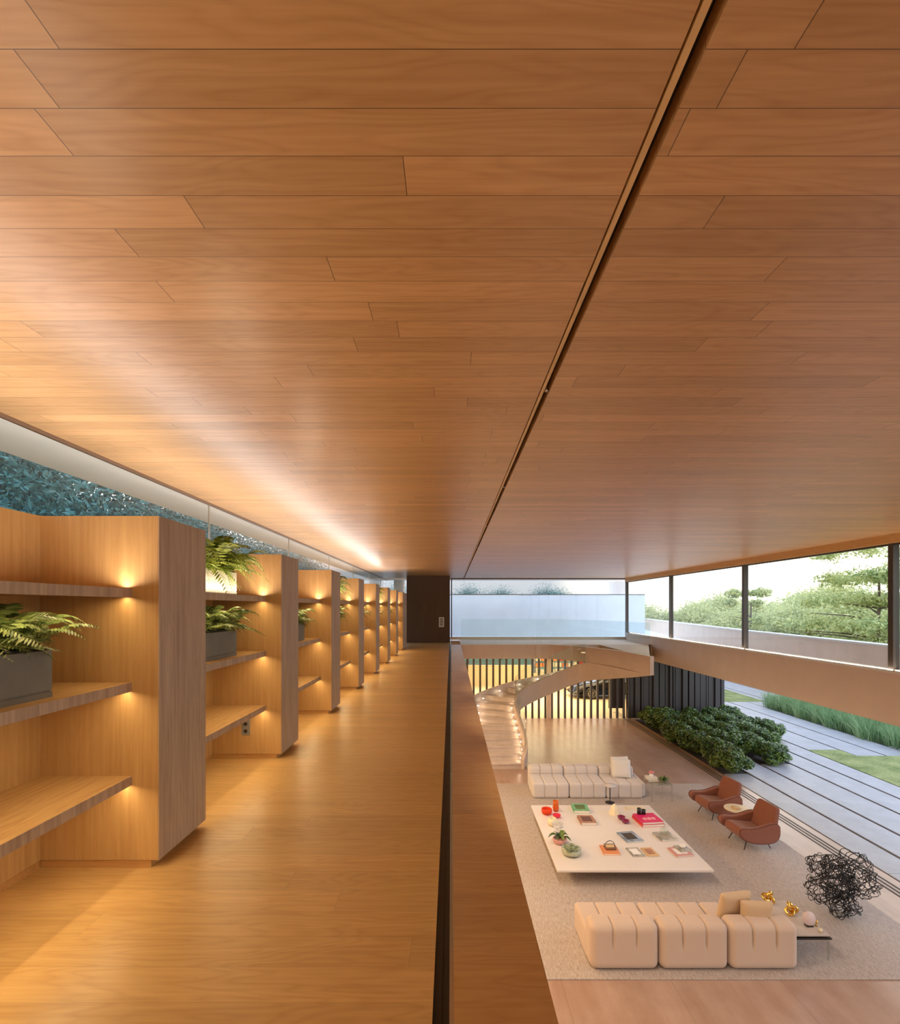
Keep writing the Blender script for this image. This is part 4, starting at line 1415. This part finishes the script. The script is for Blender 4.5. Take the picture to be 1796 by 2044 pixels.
# shrubs
def leafcloud(n, rx, ry, rz_, leaf, seed, lift=0.0, tiers=None, shell=0.55, aspect=0.45):
    rnd = random.Random(seed)
    mb = MB()
    vs = mb.v; fs = mb.f
    blobs = []
    for k in range(max(6, n // 220)):
        if tiers:
            zc = rnd.choice(tiers)
            rad = rnd.uniform(0, 1) ** 0.5
            a = rnd.uniform(0, 2 * PI)
            blobs.append((Vector((math.cos(a) * rad * rx * (1.05 - 0.45 * zc), math.sin(a) * rad * ry * (1.05 - 0.45 * zc), zc * rz_)), rnd.uniform(0.18, 0.30) * rx, rnd.uniform(0.04, 0.07) * rz_))
        else:
            a = rnd.uniform(0, 2 * PI); ph = rnd.uniform(-0.3, 1) * PI / 2
            rad = rnd.uniform(0.35, 0.8)
            blobs.append((Vector((math.cos(a) * math.cos(ph) * rx * rad, math.sin(a) * math.cos(ph) * ry * rad, (math.sin(ph) * rad * 0.5 + 0.5) * rz_)), rnd.uniform(0.28, 0.42) * rx, rnd.uniform(0.16, 0.26) * rz_))
    for i in range(n):
        c, br, bz = rnd.choice(blobs)
        d_ = Vector((rnd.gauss(0, 1), rnd.gauss(0, 1), rnd.gauss(0, 1))).normalized()
        s_ = shell + (1 - shell) * rnd.random()
        p = c + Vector((d_.x * br * s_, d_.y * br * s_, d_.z * bz * s_ * 1.3))
        if p.z < 0.01: p.z = 0.01 + rnd.random() * 0.1
        nr = (d_ + Vector((rnd.gauss(0, .5), rnd.gauss(0, .5), rnd.gauss(0, .5) + 0.5))).normalized()
        u_ = nr.orthogonal().normalized()
        u_ = (Matrix.Rotation(rnd.uniform(0, 6.28), 3, nr) @ u_)
        v_ = nr.cross(u_)
        L = leaf * rnd.uniform(0.6, 1.3)
        o = len(vs)
        vs.append(tuple(p - u_ * L * 0.5)); vs.append(tuple(p + v_ * L * aspect * 0.5 - nr * L * 0.06)); vs.append(tuple(p + u_ * L * 0.5)); vs.append(tuple(p - v_ * L * aspect * 0.5 - nr * L * 0.06))
        fs.append((o, o + 1, o + 2, o + 3))
    return mb


def shrub_proto(seed):
    t = thing('leafy_shrub', 'x', 'shrub', (0, 0, 0))
    leafcloud(4800, 0.66, 0.66, 0.74, 0.105, seed, shell=0.70, aspect=0.5).build('foliage', M['shrub'], t)
    mb = MB()
    rnd = random.Random(seed)
    for k in range(7):
        a = rnd.uniform(0, 6.28)
        mb.tube([(0, 0, 0), (0.15 * math.cos(a), 0.15 * math.sin(a), 0.25), (0.32 * math.cos(a), 0.32 * math.sin(a), 0.45)], 0.012, 5, r2=0.005)
    mb.build('stems', M['bark'], t)
    return t


protos = [shrub_proto(31), shrub_proto(32)]
spots = []
rnd = random.Random(12)
bands = [(8.76, 15.55, 22.6), (9.50, 17.6, 22.6), (10.50, 16.45, 22.6), (11.35, 18.15, 22.5), (12.05, 19.3, 22.4)]
for bi, (bx, y0, y1) in enumerate(bands):
    y = y0
    while y < y1 - 0.2:
        spots.append((bx + rnd.uniform(-0.1, 0.1), y, bi))
        y += 0.82
rowname = ['row beside the door track', 'second row', 'third row', 'fourth row', 'outermost row']
cnt = {}
for i, (sx_, sy_, bi) in enumerate(spots):
    cnt[bi] = cnt.get(bi, 0) + 1
    lab = 'glossy shrub in the bed, %s, %s from the front' % (rowname[bi], ['first', 'second', 'third', 'fourth', 'fifth', 'sixth', 'seventh', 'eighth', 'ninth', 'tenth', 'eleventh', 'twelfth'][cnt[bi] - 1])
    rz = rnd.uniform(0, 6.28)
    k = rnd.uniform(0.85, 1.1)
    src = protos[i % 2]
    if i < 2:
        src.location = (sx_, sy_, -0.05); src.rotation_euler = (0, 0, rz); src['label'] = lab
        src['group'] = 'shrubs in the bed by the living room'
    else:
        dup(src, (sx_, sy_, -0.05), rz, lab, 'shrubs in the bed by the living room', (k, k, k))


# tall grasses
def grass_clump(seed, n=520, r=0.65, h=0.95):
    rnd = random.Random(seed)
    mb = MB()
    for k in range(n):
        a = rnd.uniform(0, 6.28); rr = r * rnd.random() ** 0.5
        b = Vector((rr * math.cos(a), rr * math.sin(a), 0))
        lean = Vector((rnd.gauss(0, 0.16), rnd.gauss(0, 0.16), 0)) + Vector((math.cos(a), math.sin(a), 0)) * 0.15
        H = h * rnd.uniform(0.6, 1.1)
        w_ = 0.009
        sd = Vector((rnd.gauss(0, 1), rnd.gauss(0, 1), 0)).normalized() * w_
        m_ = b + lean * 0.4 + Vector((0, 0, H * 0.6)); tp = b + lean * 1.3 + Vector((0, 0, H))
        mb.add([b - sd, b + sd, m_ + sd, m_ - sd, tp], [(0, 1, 2, 3), (3, 2, 4)])
    return mb


gpro = []
gi = 0
rnd = random.Random(77)
for row, (off, nm) in enumerate(((0.0, 'front'), (1.1, 'middle'), (2.2, 'back'))):
    y = 15.2
    while y < 25.6:
        x_ = 16.5 + off + rnd.uniform(-0.15, 0.15) + 0.02 * (y - 15)
        yy = y + rnd.uniform(-0.2, 0.2)
        lab = 'tall soft grass tuft in the far grass bed'
        if len(gpro) < 3:
            o = grass_clump(50 + len(gpro)).build('ornamental_grass', M['tallgrass'])
            tag(o, lab, 'grass', 'tall grasses in the far bed'); gpro.append(o)
        else:
            o = gpro[gi % 3].copy(); C.objects.link(o)
        o.location = (x_, yy, -0.1); o.rotation_euler = (0, 0, rnd.uniform(0, 6.28))
        gi += 1
        y += 1.0
pn = thing('stone_marker', 'rusty brown bollard standing among the tall grasses', 'bollard', (18.0, 21.3, -0.1))
MB().box(-0.12, -0.12, 0, 0.12, 0.12, 0.95).build('post', plain('rusty_brown', (0.16, 0.07, 0.04), 0.8, nscale=8, namp=0.3), pn, bevel=0.01)
MB().box(-0.14, -0.14, 0.95, 0.14, 0.14, 1.0).build('cap', M['bark'], pn)


# trees
def tree_proto(name, mat, n, rx, rz_, leaf, seed, trunk_h, tiers=None):
    t = thing(name, 'x', 'tree', (0, 0, 0))
    f = leafcloud(n, rx, rx, rz_, leaf, seed, tiers=tiers, shell=0.2).build('crown', mat, t)
    f.location = (0, 0, trunk_h * 0.75)
    mb = MB()
    mb.tube([(0, 0, 0), (0.06, 0.02, trunk_h * 0.5), (0, 0, trunk_h), (0.05, 0, trunk_h + rz_ * 0.7)], 0.16, 8, r2=0.05)
    rnd = random.Random(seed)
    for k in range(9):
        a = rnd.uniform(0, 6.28); z = trunk_h + rnd.uniform(-0.1, 0.6) * rz_
        mb.tube([(0, 0, z), (rx * 0.35 * math.cos(a), rx * 0.35 * math.sin(a), z + 0.25), (rx * 0.75 * math.cos(a), rx * 0.75 * math.sin(a), z + 0.4)], 0.06, 6, r2=0.015)
    mb.build('trunk', M['bark'], t)
    return t


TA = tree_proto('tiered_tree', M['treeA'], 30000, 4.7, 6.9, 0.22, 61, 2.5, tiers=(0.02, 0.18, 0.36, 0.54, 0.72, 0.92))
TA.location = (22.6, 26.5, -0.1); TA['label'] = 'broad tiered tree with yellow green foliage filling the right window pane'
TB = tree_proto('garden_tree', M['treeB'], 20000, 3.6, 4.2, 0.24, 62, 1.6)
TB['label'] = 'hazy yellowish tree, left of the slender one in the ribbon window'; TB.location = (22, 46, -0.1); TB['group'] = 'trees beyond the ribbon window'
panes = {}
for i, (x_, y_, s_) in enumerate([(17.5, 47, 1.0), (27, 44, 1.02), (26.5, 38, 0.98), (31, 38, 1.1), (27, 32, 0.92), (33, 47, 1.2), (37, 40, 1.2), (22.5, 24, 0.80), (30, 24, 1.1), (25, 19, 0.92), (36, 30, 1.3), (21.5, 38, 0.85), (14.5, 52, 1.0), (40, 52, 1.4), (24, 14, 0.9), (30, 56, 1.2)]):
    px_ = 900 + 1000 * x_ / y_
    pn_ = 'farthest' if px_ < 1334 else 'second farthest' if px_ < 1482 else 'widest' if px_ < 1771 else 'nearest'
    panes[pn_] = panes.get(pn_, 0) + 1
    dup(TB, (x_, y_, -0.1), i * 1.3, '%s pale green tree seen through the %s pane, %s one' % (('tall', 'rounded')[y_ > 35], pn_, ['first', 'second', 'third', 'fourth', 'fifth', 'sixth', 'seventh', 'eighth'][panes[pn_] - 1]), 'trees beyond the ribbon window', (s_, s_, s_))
TS = tree_proto('slender_tree', M['treeA'], 2600, 2.0, 5.0, 0.28, 66, 2.0, tiers=(0.3, 0.55, 0.8, 0.95))
TS.location = (21.8, 36.5, -0.1); TS['label'] = 'slender layered young tree standing up behind the middle mullion'
TD = dup(TA, (33, 33, -0.1), 2.0, 'broad tiered tree farther right behind the large one')

TC = tree_proto('evergreen_tree', M['treeC'], 45000, 3.4, 7.2, 0.12, 63, 2.6)
TC.location = (-8.4, 3.0, -0.1); TC['label'] = 'dense bluish green tree behind the left bookcases, nearest'
TC['group'] = 'trees behind the bookcases'
for i, (x_, y_, s_) in enumerate([(-8.0, 6.8, 1.0), (-8.8, 10.5, 1.05), (-8.2, 14.3, 0.98), (-9.0, 18.2, 1.0), (-8.2, 22.3, 0.92), (-9, 27, 0.95), (-8.6, -1.0, 1.0), (-12, 5, 1.2), (-12.5, 11, 1.2), (-9.5, 33, 0.9)]):
    dup(TC, (x_, y_, -0.1), i * 0.9 + 1, 'dense bluish green tree behind the bookcases, number %s away from the viewer' % ['two', 'three', 'four', 'five', 'six', 'seven', 'zero, beside the viewer', 'two, second line', 'three, second line', 'last'][i], 'trees behind the bookcases', (s_, s_, s_))
# distant treetops over the end wall
for i, (x_, y_) in enumerate([(1.5, 46), (5, 50), (9, 47), (12, 55), (-2, 52), (-5, 44)]):
    dup(TC, (x_, y_, -0.1), i * 1.1, 'distant dark treetop above the pale end wall, one of a low row', 'treetops above the end wall', (0.95, 0.95, 0.765))
